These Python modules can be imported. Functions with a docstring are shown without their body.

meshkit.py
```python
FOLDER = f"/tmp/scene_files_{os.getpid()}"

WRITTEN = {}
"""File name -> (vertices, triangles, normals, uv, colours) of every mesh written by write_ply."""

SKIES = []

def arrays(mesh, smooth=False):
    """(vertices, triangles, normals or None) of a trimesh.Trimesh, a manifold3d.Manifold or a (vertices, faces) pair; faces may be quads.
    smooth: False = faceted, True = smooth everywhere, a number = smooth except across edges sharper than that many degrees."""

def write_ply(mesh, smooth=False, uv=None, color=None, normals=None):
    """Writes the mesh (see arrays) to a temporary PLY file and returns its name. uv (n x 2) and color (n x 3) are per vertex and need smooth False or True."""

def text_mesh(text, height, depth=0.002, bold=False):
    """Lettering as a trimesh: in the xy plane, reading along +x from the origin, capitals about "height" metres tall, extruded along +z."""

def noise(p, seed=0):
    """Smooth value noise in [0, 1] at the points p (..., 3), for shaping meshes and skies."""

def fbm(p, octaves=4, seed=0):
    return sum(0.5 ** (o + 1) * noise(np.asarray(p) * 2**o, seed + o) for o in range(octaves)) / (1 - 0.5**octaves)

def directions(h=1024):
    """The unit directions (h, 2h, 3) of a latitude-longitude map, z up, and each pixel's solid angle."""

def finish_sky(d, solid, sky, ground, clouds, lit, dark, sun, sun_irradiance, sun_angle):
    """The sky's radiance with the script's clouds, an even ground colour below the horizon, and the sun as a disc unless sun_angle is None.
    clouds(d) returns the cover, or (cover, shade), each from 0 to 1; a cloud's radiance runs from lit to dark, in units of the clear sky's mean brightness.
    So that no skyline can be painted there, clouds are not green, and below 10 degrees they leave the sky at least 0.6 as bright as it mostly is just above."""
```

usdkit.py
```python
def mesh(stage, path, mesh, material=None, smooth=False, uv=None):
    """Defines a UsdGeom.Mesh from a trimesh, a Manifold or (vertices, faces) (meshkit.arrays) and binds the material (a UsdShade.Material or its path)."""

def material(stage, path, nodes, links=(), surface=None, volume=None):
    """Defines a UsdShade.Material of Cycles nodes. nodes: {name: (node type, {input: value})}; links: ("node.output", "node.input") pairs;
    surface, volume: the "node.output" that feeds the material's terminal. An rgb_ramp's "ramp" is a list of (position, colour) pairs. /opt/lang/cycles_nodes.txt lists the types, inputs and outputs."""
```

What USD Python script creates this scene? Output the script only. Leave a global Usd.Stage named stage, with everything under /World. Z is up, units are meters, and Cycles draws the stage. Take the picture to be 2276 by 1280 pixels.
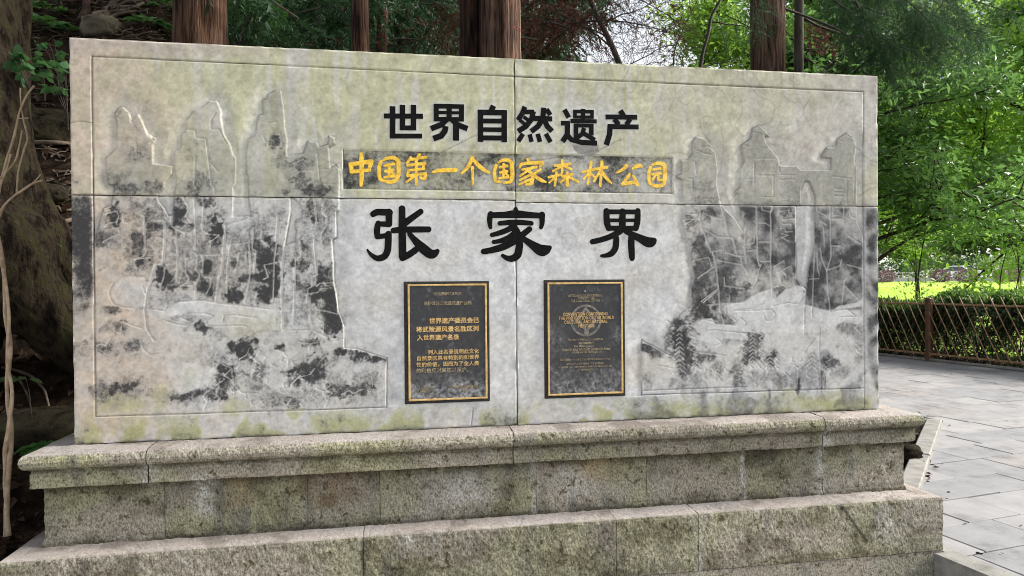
import math, glob
import numpy as np
import trimesh, usdkit, meshkit
import manifold3d as m3
from scipy import ndimage as ndi
from PIL import Image, ImageDraw, ImageFont
from shapely import union_all, box as sbox
from shapely.geometry import Polygon, Point, LineString, MultiPoint
from pxr import Usd, UsdGeom, UsdLux, UsdShade, Gf, Sdf, Vt

stage = Usd.Stage.CreateInMemory()
UsdGeom.SetStageUpAxis(stage, UsdGeom.Tokens.z)
UsdGeom.SetStageMetersPerUnit(stage, 1.0)
WORLD = UsdGeom.Xform.Define(stage, '/World')
stage.SetDefaultPrim(WORLD.GetPrim())
UsdGeom.Scope.Define(stage, '/World/Looks')

# ------------------------------------------------------------------ camera
FPX = 1500.0                                   # focal length in pixels of a 2276 wide picture
YAW, PITCH, ROLL = map(math.radians, (9.64, -0.44, -0.49))
EYE = np.array([1.574, -3.626, 0.778])
FW = np.array([math.sin(YAW) * math.cos(PITCH), math.cos(YAW) * math.cos(PITCH), math.sin(PITCH)])
R0 = np.array([math.cos(YAW), -math.sin(YAW), 0.0]); U0 = np.cross(R0, FW)
RT = R0 * math.cos(ROLL) + U0 * math.sin(ROLL); UP = -R0 * math.sin(ROLL) + U0 * math.cos(ROLL)
cam = UsdGeom.Camera.Define(stage, '/World/camera')
cam.CreateHorizontalApertureAttr(36.0); cam.CreateVerticalApertureAttr(20.25)
cam.CreateFocalLengthAttr(36.0 * FPX / 2276.0)
cam.CreateFStopAttr(0.0); cam.CreateClippingRangeAttr(Gf.Vec2f(0.05, 5000))
EXPOSURE = 2.25
cam.CreateExposureAttr(EXPOSURE)
mtx = Gf.Matrix4d(*[float(c) for row in ([*RT, 0], [*UP, 0], [*(-FW), 0], [*EYE, 1]) for c in row])
cam.AddTransformOp().Set(mtx)

# ------------------------------------------------------------------ sky and sun
SUN_DIR = np.array([0.84, -0.04, 0.54]); SUN_DIR /= np.linalg.norm(SUN_DIR)
SKY_STRENGTH = 0.12
dome_mat = usdkit.material(stage, '/World/Looks/sky_air', {
    'sky': ('sky_texture', {'sky_type': 'single_scattering', 'sun_disc': False, 'sun_elevation': float(math.asin(SUN_DIR[2])), 'sun_rotation': float(math.atan2(SUN_DIR[0], SUN_DIR[1]))}),
    'tc': ('texture_coordinate', {}),
    'cn': ('noise_texture', {'scale': 2.2, 'detail': 5.0, 'roughness': 0.55}),
    'cr': ('rgb_ramp', {'ramp': [(0.30, (0.62, 0.62, 0.62)), (0.55, (1, 1, 1))]}),
    'mx': ('mix_color', {'b': (1.75, 1.80, 1.90), 'use_clamp': False}),
    'bg': ('background_shader', {'strength': SKY_STRENGTH})},
    [('tc.generated', 'cn.vector'), ('cn.fac', 'cr.fac'), ('cr.color', 'mx.fac'), ('sky.color', 'mx.a'), ('mx.result', 'bg.color')], surface='bg.background')
dome = UsdLux.DomeLight.Define(stage, '/World/sky')
dome.CreateIntensityAttr(1.0)
UsdShade.MaterialBindingAPI.Apply(dome.GetPrim()).Bind(dome_mat)
sun = UsdLux.DistantLight.Define(stage, '/World/sun')
sun.CreateIntensityAttr(0.7); sun.CreateAngleAttr(24.0); sun.CreateColorAttr(Gf.Vec3f(1.0, 0.96, 0.88))
sun.GetPrim().CreateAttribute('inputs:normalize', Sdf.ValueTypeNames.Bool).Set(True)
zax = SUN_DIR; xax = np.cross([0, 0, 1.0], zax); xax /= np.linalg.norm(xax); yax = np.cross(zax, xax)
sun.AddTransformOp().Set(Gf.Matrix4d(*[float(c) for row in ([*xax, 0], [*yax, 0], [*zax, 0], [0, 0, 30, 1]) for c in row]))

# ------------------------------------------------------------------ helpers
def ray(px, py):
    px = np.asarray(px, float)[..., None]; py = np.asarray(py, float)[..., None]
    return FW + RT * (px - 1138) / FPX - UP * (py - 640) / FPX
def on_y(px, py, Y=0.0):            # where the sight line through a picture point meets the upright plane y = Y
    d = ray(px, py); return EYE + d * ((Y - EYE[1]) / d[..., 1])[..., None]
def on_z(px, py, Z):
    d = ray(px, py); return EYE + d * ((Z - EYE[2]) / d[..., 2])[..., None]
USED = {}
def numbered(path):
    n = USED.get(path, 0); USED[path] = n + 1
    return path if n == 0 else '%s_%03d' % (path, n)
def tag(prim, label=None, cat=None, group=None, kind=None):
    p = prim.GetPrim() if hasattr(prim, 'GetPrim') else prim
    for k, v in (('label', label), ('category', cat), ('group', group), ('kind', kind)):
        if v: p.SetCustomDataByKey(k, v)
    return p
def thing(name, label=None, cat=None, group=None, kind=None, loc=(0, 0, 0), rz=0.0):
    x = UsdGeom.Xform.Define(stage, numbered('/World/' + name))
    x.AddTranslateOp().Set(Gf.Vec3d(*map(float, loc))); x.AddRotateZOp().Set(float(rz))
    return tag(x, label, cat, group, kind)
def put(name, mesh, material, parent=None, smooth=False, attr=None, attr2=None, normals=None, label=None, cat=None, group=None, kind=None):
    base = parent.GetPath().pathString if parent is not None else '/World'
    path = numbered(base + '/' + name)
    m = usdkit.mesh(stage, path, mesh, LOOK[material] if isinstance(material, str) else material, smooth=smooth)
    if normals is not None:
        m.CreateNormalsAttr(Vt.Vec3fArray.FromNumpy(np.asarray(normals, np.float32))); m.SetNormalsInterpolation('vertex')
    if attr is not None:
        UsdGeom.PrimvarsAPI(m).CreatePrimvar('stone_colour', Sdf.ValueTypeNames.Color3fArray, 'vertex').Set(Vt.Vec3fArray.FromNumpy(np.asarray(attr, np.float32)))
    if attr2 is not None:
        UsdGeom.PrimvarsAPI(m).CreatePrimvar('stone_lichen', Sdf.ValueTypeNames.Color3fArray, 'vertex').Set(Vt.Vec3fArray.FromNumpy(np.asarray(attr2, np.float32)))
    return tag(m, label, cat, group, kind)
def copy_of(src, name, loc, rz=0.0, sc=1.0, label=None, cat=None, group=None, tilt=0.0):
    x = UsdGeom.Xform.Define(stage, numbered('/World/' + name))
    x.AddTranslateOp().Set(Gf.Vec3d(*map(float, loc))); x.AddRotateXYZOp().Set(Gf.Vec3f(float(tilt), 0, float(rz))); x.AddScaleOp().Set(Gf.Vec3f(*([float(sc)] * 3)))
    x.GetPrim().GetReferences().AddInternalReference(src); x.GetPrim().SetInstanceable(True)
    return tag(x, label, cat, group)
def cat(meshes):
    vs, fs, n = [], [], 0
    for v, f in meshes:
        vs.append(np.asarray(v, float)); fs.append(np.asarray(f, int) + n); n += len(vs[-1])
    return np.vstack(vs), np.vstack(fs)
def boxm(lo, hi):
    b = trimesh.creation.box(bounds=[lo, hi]); return np.array(b.vertices), np.array(b.faces)
def rbox(lo, hi, c=0.006):                       # box with chamfered edges
    lo, hi = np.array(lo, float), np.array(hi, float); pts = []
    for i in range(8):
        p = np.array([hi[k] if i >> k & 1 else lo[k] for k in range(3)]); s = np.array([-1 if i >> k & 1 else 1 for k in range(3)])
        for k in range(3):
            q = p + s * c; q[k] = p[k]; pts.append(q)
    h = trimesh.Trimesh(pts, process=False).convex_hull
    return np.array(h.vertices), np.array(h.faces)
def quadgrid(n, m, flip=False):
    i, j = np.meshgrid(np.arange(n - 1), np.arange(m - 1), indexing='ij')
    a = (i * m + j).ravel(); b = a + m; c = b + 1; d = a + 1
    f = np.vstack([np.stack([a, b, c], 1), np.stack([a, c, d], 1)])
    return f[:, ::-1] if flip else f
def tube(pts, rad, sides=7, caps=True):
    p = np.asarray(pts, float); rad = np.broadcast_to(np.asarray(rad, float), (len(p),))
    t = np.gradient(p, axis=0); t /= np.linalg.norm(t, axis=1, keepdims=True) + 1e-12
    ref = np.array([0, 0, 1.0]) if abs(t[:, 2]).mean() < 0.8 else np.array([1.0, 0, 0])
    a = np.cross(t, ref); a /= np.linalg.norm(a, axis=1, keepdims=True) + 1e-12; b = np.cross(t, a)
    ang = np.arange(sides) * 2 * np.pi / sides
    v = (p[:, None] + rad[:, None, None] * (np.cos(ang)[None, :, None] * a[:, None] + np.sin(ang)[None, :, None] * b[:, None])).reshape(-1, 3)
    i, j = np.meshgrid(np.arange(len(p) - 1), np.arange(sides), indexing='ij'); j2 = (j + 1) % sides
    A, B, Cc, D = (i * sides + j).ravel(), (i * sides + j2).ravel(), ((i + 1) * sides + j2).ravel(), ((i + 1) * sides + j).ravel()
    f = np.vstack([np.stack([A, B, Cc], 1), np.stack([A, Cc, D], 1)])
    if caps:
        n = len(v); v = np.vstack([v, p[:1], p[-1:]]); k = np.arange(sides); k2 = (k + 1) % sides; e = (len(p) - 1) * sides
        f = np.vstack([f, np.stack([k2, k, np.full(sides, n)], 1), np.stack([e + k, e + k2, np.full(sides, n + 1)], 1)])
    return v, f
def curve(pts, n=24):                            # smooth curve through points (any extra columns too)
    p = np.asarray(pts, float)
    if len(p) < 3:
        t = np.linspace(0, 1, n)[:, None]; return p[0] * (1 - t) + p[-1] * t
    from scipy.interpolate import PchipInterpolator
    s = np.concatenate([[0], np.cumsum(np.linalg.norm(np.diff(p[:, :3], axis=0), axis=1))])
    return PchipInterpolator(s, p)(np.linspace(0, s[-1], n))
def sm(a, b, x):
    t = np.clip((np.asarray(x, float) - a) / (b - a), 0, 1); return t * t * (3 - 2 * t)
def L(*c): return np.array(c, float)
LOOK = {}
def look(name, nodes, links, surface): LOOK[name] = usdkit.material(stage, '/World/Looks/' + name, nodes, links, surface=surface)
def stony(name, ramp, scale, rough=0.9, bump=0.3, bscale=60.0, stretch=(1, 1, 1), dist=0.01, spec=0.3):
    look(name, {'g': ('geometry', {}), 'mp': ('mapping', {'scale': stretch}),
        'n': ('noise_texture', {'scale': scale, 'detail': 8.0, 'roughness': 0.65}), 'r': ('rgb_ramp', {'ramp': ramp}),
        'b': ('noise_texture', {'scale': bscale, 'detail': 6.0, 'roughness': 0.7}), 'bp': ('bump', {'strength': bump, 'distance': dist}),
        'p': ('principled_bsdf', {'roughness': rough, 'specular_ior_level': spec})},
        [('g.position', 'mp.vector'), ('mp.vector', 'n.vector'), ('mp.vector', 'b.vector'), ('n.fac', 'r.fac'), ('r.color', 'p.base_color'), ('b.fac', 'bp.height'), ('bp.normal', 'p.normal')], 'p.BSDF')
def attr_stone(name, amp, scale, bump, bscale, stretch=(1, 1, 1), dist=0.004, rough=0.88, spec=0.3):
    look(name, {'a': ('attribute', {'attribute': 'stone_colour'}), 'g': ('geometry', {}), 'mp': ('mapping', {'scale': stretch}),
        'n': ('noise_texture', {'scale': scale, 'detail': 7.0, 'roughness': 0.7}),
        'r': ('rgb_ramp', {'ramp': [(0.25, (1 - amp,) * 3), (0.5, (1, 1, 1)), (0.75, (1 + amp * .8,) * 3)]}),
        'm': ('mix_color', {'blend_type': 'multiply', 'fac': 1.0, 'use_clamp': False}),
        'b': ('noise_texture', {'scale': bscale, 'detail': 6.0, 'roughness': 0.7}), 'bp': ('bump', {'strength': bump, 'distance': dist}),
        'p': ('principled_bsdf', {'roughness': rough, 'specular_ior_level': spec})},
        [('g.position', 'mp.vector'), ('mp.vector', 'n.vector'), ('mp.vector', 'b.vector'), ('n.fac', 'r.fac'), ('a.color', 'm.a'), ('r.color', 'm.b'), ('m.result', 'p.base_color'), ('b.fac', 'bp.height'), ('bp.normal', 'p.normal')], 'p.BSDF')
def lichen_stone(name):
    # slab stone: the lichen mask breaks up into fine flecks, tinted veins run through the pale stone
    look(name, {'a': ('attribute', {'attribute': 'stone_colour'}), 'l': ('attribute', {'attribute': 'stone_lichen'}), 'sc': ('separate_color', {}), 'g': ('geometry', {}),
        'n': ('noise_texture', {'scale': 60.0, 'detail': 7.0, 'roughness': 0.7}), 'r': ('rgb_ramp', {'ramp': [(0.30, (.88, .88, .87)), (0.5, (1, 1, 1)), (0.70, (1.06, 1.06, 1.06))]}), 'm': ('mix_color', {'blend_type': 'multiply', 'fac': 1.0, 'use_clamp': False}),
        'f': ('noise_texture', {'scale': 42.0, 'detail': 9.0, 'roughness': 0.78, 'distortion': 0.3}), 'fm': ('map_range', {'from_min': 0.28, 'from_max': 0.72, 'to_min': -0.44, 'to_max': 0.44}),
        'ad': ('math', {'math_type': 'add'}), 'ss': ('map_range', {'range_type': 'smoothstep', 'from_min': 0.24, 'from_max': 0.98, 'to_min': 0.0, 'to_max': 0.96, 'clamp': True}),
        'gate': ('map_range', {'from_min': 0.02, 'from_max': 0.16, 'clamp': True}), 'gm': ('math', {'math_type': 'multiply'}),
        'd': ('mix_color', {'b': (.024, .024, .027), 'use_clamp': False}),
        'b': ('noise_texture', {'scale': 170.0, 'detail': 5.0, 'roughness': 0.7}), 'bp': ('bump', {'strength': 0.12, 'distance': 0.004}), 'p': ('principled_bsdf', {'roughness': 0.85, 'specular_ior_level': 0.3})},
        [('l.color', 'sc.color'), ('g.position', 'n.vector'), ('g.position', 'f.vector'), ('g.position', 'b.vector'), ('n.fac', 'r.fac'), ('a.color', 'm.a'), ('r.color', 'm.b'), ('f.fac', 'fm.value'), ('sc.r', 'ad.value1'), ('fm.result', 'ad.value2'), ('ad.value', 'ss.value'),
         ('sc.r', 'gate.value'), ('ss.result', 'gm.value1'), ('gate.result', 'gm.value2'), ('m.result', 'd.a'), ('gm.value', 'd.fac'), ('d.result', 'p.base_color'), ('b.fac', 'bp.height'), ('bp.normal', 'p.normal')], 'p.BSDF')
def rough_stone(name):
    look(name, {'a': ('attribute', {'attribute': 'stone_colour'}), 'g': ('geometry', {}), 'mp': ('mapping', {'scale': (1, 1, .55)}),
        'n': ('noise_texture', {'scale': 130.0, 'detail': 6.0, 'roughness': 0.75}), 'r': ('rgb_ramp', {'ramp': [(0.37, (.34, .33, .30)), (0.48, (.90, .89, .88)), (0.60, (1.42, 1.42, 1.42))]}),
        'm': ('mix_color', {'blend_type': 'multiply', 'fac': 1.0, 'use_clamp': False}),
        'n2': ('noise_texture', {'scale': 24.0, 'detail': 4.0, 'roughness': 0.6, 'distortion': 0.4}), 'r2': ('rgb_ramp', {'ramp': [(0.585, (1, 1, 1)), (0.66, (.42, .39, .32))]}),
        'm2': ('mix_color', {'blend_type': 'multiply', 'fac': 0.7, 'use_clamp': False}),
        'b': ('noise_texture', {'scale': 80.0, 'detail': 6.0, 'roughness': 0.75}), 'bp': ('bump', {'strength': 1.0, 'distance': 0.02}),
        'nx': ('separate_xyz', {}), 'mr': ('map_range', {'from_min': 0.55, 'from_max': 0.9, 'to_min': 1.0, 'to_max': 0.28, 'clamp': True}),
        'p': ('principled_bsdf', {'roughness': 0.97, 'specular_ior_level': 0.12})},
        [('g.true_normal', 'nx.vector'), ('nx.z', 'mr.value'), ('mr.result', 'm.fac'), ('mr.result', 'm2.fac'), ('g.position', 'mp.vector'), ('mp.vector', 'n.vector'), ('mp.vector', 'b.vector'), ('g.position', 'n2.vector'), ('n.fac', 'r.fac'), ('a.color', 'm.a'), ('r.color', 'm.b'), ('n2.fac', 'r2.fac'), ('m.result', 'm2.a'), ('r2.color', 'm2.b'), ('m2.result', 'p.base_color'), ('b.fac', 'bp.height'), ('bp.normal', 'p.normal')], 'p.BSDF')
def leafy(name, cols, transl=0.35, rough=0.45, tcol=None, spec=0.4):
    n = len(cols); ramp = [(i / max(n - 1, 1), c) for i, c in enumerate(cols)]
    look(name, {'g': ('geometry', {}), 'r': ('rgb_ramp', {'ramp': ramp}),
        'p': ('principled_bsdf', {'roughness': rough, 'specular_ior_level': spec}), 'hs': ('hsv', {'saturation': 0.98, 'value': 2.1, 'hue': 0.475}),
        't': ('translucent_bsdf', {}), 'mx': ('mix_closure', {'fac': transl})},
        [('g.random_per_island', 'r.fac'), ('r.color', 'p.base_color'), ('r.color', 'hs.color'), ('hs.color', 't.color'), ('p.BSDF', 'mx.closure1'), ('t.BSDF', 'mx.closure2')], 'mx.closure')
def furrowed(name, ramp, scale=30.0, zs=.07, bump=1.0):
    look(name, {'g': ('geometry', {}), 'mp': ('mapping', {'scale': (1, 1, zs)}),
        'n': ('noise_texture', {'scale': scale, 'detail': 4.0, 'roughness': 0.6, 'distortion': 0.5}), 'r': ('rgb_ramp', {'ramp': ramp}), 'bp': ('bump', {'strength': bump, 'distance': 0.05}),
        'n2': ('noise_texture', {'scale': 2.2, 'detail': 3.0}), 'r2': ('rgb_ramp', {'ramp': [(.3, (.55, .55, .6)), (.7, (1.25, 1.2, 1.1))]}), 'm': ('mix_color', {'blend_type': 'multiply', 'fac': 1.0, 'use_clamp': False}),
        'p': ('principled_bsdf', {'roughness': 0.95, 'specular_ior_level': 0.12})},
        [('g.position', 'mp.vector'), ('mp.vector', 'n.vector'), ('g.position', 'n2.vector'), ('n2.fac', 'r2.fac'), ('n.fac', 'r.fac'), ('r.color', 'm.a'), ('r2.color', 'm.b'), ('m.result', 'p.base_color'), ('n.fac', 'bp.height'), ('bp.normal', 'p.normal')], 'p.BSDF')
def plain(name, col, rough=0.6, metal=0.0, spec=0.4, var=0.25, scale=30.0, bump=0.0):
    c = np.array(col)
    stony(name, [(0.3, tuple(c * (1 - var))), (0.7, tuple(c * (1 + var)))], scale, rough=rough, bump=bump, bscale=scale * 3, spec=spec)
# ------------------------------------------------------------------ materials
lichen_stone('carved_stone')
rough_stone('hewn_stone')
stony('mortar', [(0.3, (0.06, 0.055, 0.05)), (0.7, (0.13, 0.12, 0.105))], 20)
stony('black_paint', [(0.35, (0.004, 0.004, 0.0045)), (0.62, (0.008, 0.008, 0.009)), (0.74, (0.03, 0.03, 0.031)), (0.82, (0.09, 0.09, 0.09))], 38, rough=0.85, bump=0.3, bscale=120, spec=0.08)
stony('gold_paint', [(0.26, (0.32, 0.17, 0.01)), (0.40, (0.62, 0.37, 0.022)), (0.58, (0.84, 0.54, 0.04)), (0.8, (0.92, 0.70, 0.17))], 34, rough=0.5, bump=0.5, bscale=120, spec=0.5)
stony('faded_gold', [(0.35, (0.36, 0.22, 0.08)), (0.65, (0.62, 0.44, 0.19))], 45, rough=0.6, bump=0.1, bscale=90)
stony('worn_gold', [(0.38, (0.09, 0.075, 0.055)), (0.62, (0.42, 0.34, 0.22))], 60, rough=0.7, bump=0.1, bscale=90)
stony('emblem_stone', [(0.4, (0.10, 0.095, 0.09)), (0.65, (0.24, 0.21, 0.18))], 60, rough=0.8)
attr_stone('plaque_stone', 0.3, 90.0, 0.15, 160.0, rough=0.55, spec=0.45)
stony('black_edge', [(0.35, (0.008, 0.008, 0.008)), (0.65, (0.03, 0.027, 0.025))], 70, rough=0.7, bump=0.4, bscale=150)
stony('soil', [(0.36, (0.006, 0.004, 0.003)), (0.52, (0.020, 0.013, 0.008)), (0.66, (0.045, 0.031, 0.02))], 9.0, spec=0.04, bump=0.9, bscale=30, dist=0.05)
stony('pave_joint', [(0.3, (0.03, 0.028, 0.025)), (0.7, (0.09, 0.086, 0.075))], 14, bump=0.5)
stony('lower_ground', [(0.3, (0.27, 0.25, 0.21)), (0.7, (0.40, 0.37, 0.32))], 9, bump=0.3, bscale=50)
for i, (c, w) in enumerate((((0.205, 0.20, 0.205), 1), ((0.178, 0.178, 0.186), 1), ((0.228, 0.22, 0.22), 1), ((0.20, 0.187, 0.186), 1))):
    stony('paving_stone_%s' % 'abcd'[i], [(0.3, tuple(np.array(c) * 0.55)), (0.46, tuple(np.array(c) * .92)), (0.55, c), (0.7, tuple(np.array(c) * 1.15))], 3.2 + i, rough=0.8, bump=0.35, bscale=55, dist=0.006)
stony('kerb_stone', [(0.3, (0.10, 0.095, 0.085)), (0.5, (0.18, 0.172, 0.16)), (0.7, (0.23, 0.218, 0.20))], 8, rough=0.85, bump=0.4, bscale=60)
stony('rock', [(0.3, (0.05, 0.045, 0.035)), (0.55, (0.13, 0.11, 0.08)), (0.75, (0.09, 0.10, 0.045))], 6, bump=0.8, bscale=26, dist=0.03)
stony('wet_rock', [(0.36, (0.004, 0.0035, 0.003)), (0.52, (0.020, 0.016, 0.011)), (0.66, (0.022, 0.023, 0.010))], 9, spec=0.04, bump=0.8, bscale=26, dist=0.03)
def bark(name, ramp, zs=0.12, scale=26, bump=0.9):
    stony(name, ramp, scale, rough=0.95, bump=bump, bscale=42, stretch=(1, 1, zs), dist=0.03, spec=0.15)
furrowed('cedar_bark', [(0.36, (0.016, 0.009, 0.007)), (0.46, (0.058, 0.031, 0.022)), (0.56, (0.105, 0.062, 0.046)), (0.70, (0.16, 0.108, 0.082))])
furrowed('dark_bark', [(0.36, (0.007, 0.004, 0.003)), (0.48, (0.034, 0.018, 0.013)), (0.66, (0.075, 0.043, 0.03))])
bark('grey_bark', [(0.28, (0.02, 0.018, 0.014)), (0.5, (0.06, 0.053, 0.042)), (0.72, (0.11, 0.10, 0.08))])
stony('mossy_bark', [(0.37, (0.005, 0.0035, 0.0025)), (0.45, (0.018, 0.013, 0.009)), (0.53, (0.034, 0.026, 0.018)), (0.60, (0.028, 0.029, 0.011)), (0.72, (0.058, 0.046, 0.033))], 16, rough=0.97, bump=1.0, bscale=34, stretch=(1, 1, 0.45), dist=0.09, spec=0.05)
stony('pale_vine', [(0.3, (0.16, 0.11, 0.07)), (0.7, (0.36, 0.28, 0.20))], 30, rough=0.8, bump=0.4, bscale=80)
stony('dead_wood', [(0.3, (0.03, 0.022, 0.016)), (0.7, (0.12, 0.09, 0.065))], 16, rough=0.9, bump=0.6, bscale=50)
stony('twig_bark', [(0.3, (0.016, 0.012, 0.009)), (0.7, (0.05, 0.038, 0.03))], 16, rough=0.9)
stony('fence_paint', [(0.3, (0.14, 0.08, 0.04)), (0.55, (0.27, 0.165, 0.085)), (0.75, (0.38, 0.26, 0.15))], 12, rough=0.6, bump=0.2)
stony('fence_post_paint', [(0.3, (0.055, 0.027, 0.014)), (0.7, (0.11, 0.055, 0.028))], 12, rough=0.6, bump=0.2)
leafy('broad_leaf', [(0.045, 0.115, 0.026), (0.11, 0.24, 0.045), (0.21, 0.37, 0.075), (0.34, 0.50, 0.13)], 0.48, rough=.36, spec=.55)  # leaf colours paled to carry the hazy veil
leafy('bright_leaf', [(0.11, 0.23, 0.03), (0.20, 0.37, 0.05), (0.30, 0.47, 0.08), (0.40, 0.56, 0.14)], 0.52, rough=.38, spec=.5)  # haze painted in here too, by lighter and less saturated greens
leafy('far_leaf', [(0.14, 0.24, 0.09), (0.20, 0.32, 0.13), (0.27, 0.38, 0.18)], 0.45)  # distance haze is mixed into these pale leaf colours
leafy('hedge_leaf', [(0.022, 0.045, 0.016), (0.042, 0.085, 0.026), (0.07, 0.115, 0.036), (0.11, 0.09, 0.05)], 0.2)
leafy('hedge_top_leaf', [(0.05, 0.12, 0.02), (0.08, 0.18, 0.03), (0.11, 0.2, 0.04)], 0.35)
leafy('needle', [(0.016, 0.045, 0.018), (0.028, 0.075, 0.028), (0.048, 0.105, 0.036)], 0.25, rough=0.6, spec=0.25)
leafy('dead_needle', [(0.05, 0.022, 0.014), (0.09, 0.042, 0.026), (0.05, 0.045, 0.02)], 0.2, rough=0.8, spec=0.1)
leafy('fern', [(0.03, 0.10, 0.02), (0.05, 0.15, 0.03), (0.07, 0.17, 0.04)], 0.35)
leafy('seedling_leaf', [(0.018, 0.06, 0.018), (0.03, 0.095, 0.026), (0.04, 0.12, 0.04)], 0.3)
leafy('litter', [(0.035, 0.02, 0.012), (0.09, 0.05, 0.028), (0.16, 0.10, 0.06), (0.25, 0.17, 0.11)], 0.1, rough=0.8, spec=0.15)
leafy('purple_leaf', [(0.10, 0.05, 0.06), (0.16, 0.09, 0.10), (0.20, 0.12, 0.12)], 0.25)
leafy('grass_blade', [(0.19, 0.33, 0.04), (0.28, 0.41, 0.06), (0.36, 0.47, 0.09)], 0.45, spec=0.2)
stony('lawn_turf', [(0.35, (0.22, 0.36, 0.045)), (0.65, (0.34, 0.46, 0.085))], 3.0, rough=0.95, bump=0.6, bscale=40, dist=0.03, spec=0.1)
plain('white_stone_wall', (0.55, 0.53, 0.50), 0.8, var=0.12, scale=4)
plain('road', (0.30, 0.29, 0.28), 0.9, var=0.1, scale=3)
plain('car_paint', (0.80, 0.81, 0.82), 0.25, var=0.02, scale=1, spec=0.6)
plain('car_glass', (0.02, 0.025, 0.03), 0.08, var=0.1, scale=2, spec=0.8)
plain('tyre_rubber', (0.02, 0.02, 0.02), 0.8)
plain('pink_twine', (0.5, 0.12, 0.14), 0.8)
# ------------------------------------------------------------------ the monument: carved face
W, H, D = 4.424, 2.0, 0.32
VJ, HJL, HJR = 2.2155, 1.2285, 1.2175               # joints between the four slabs
def zm(x0, y0, s): return lambda p: np.asarray(p, float)[..., :2] / s + np.array([x0, y0])
Z1, Z2, Z3 = zm(150, 80, 3.5556), zm(150, 420, 3.5556), zm(150, 680, 3.0347)
Z4, Z5, Z6 = zm(1400, 150, 3.8789), zm(1400, 440, 3.993), zm(1380, 640, 3.8576)
ZI = lambda p: np.asarray(p, float)[..., :2]
def uv(p, zf=ZI):
    q = zf(p); w = on_y(q[..., 0], q[..., 1], 0.0); return w[..., [0, 2]]
RES = 0.0042; NU, NV = int(W / RES) + 1, int(H / RES) + 1
SS = 3
def to_px(a): return [(float(u) / W * (NU * SS - 1), float(H - v) / H * (NV * SS - 1)) for u, v in a]
def raster(draws, blur=0.0):
    im = Image.new('L', (NU * SS, NV * SS), 0); d = ImageDraw.Draw(im); draws(d)
    a = np.asarray(im.resize((NU, NV), Image.BOX), float)[::-1] / 255.0
    return ndi.gaussian_filter(a, blur) if blur else a
def fill(polys): return lambda d: [d.polygon(to_px(p), fill=255) for p in polys]
def lines(ls): return lambda d: [d.line(to_px(p), fill=255, width=max(1, int(round(w / RES * SS))), joint='curve') for p, w in ls]
rng = np.random.default_rng(7)
def field(sv, su, seed):
    g = ndi.gaussian_filter(np.random.default_rng(seed).standard_normal((NV, NU)), (sv, su), mode='reflect'); return g / g.std()
uu, vv = np.meshgrid(np.linspace(0, W, NU), np.linspace(0, H, NV))

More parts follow.
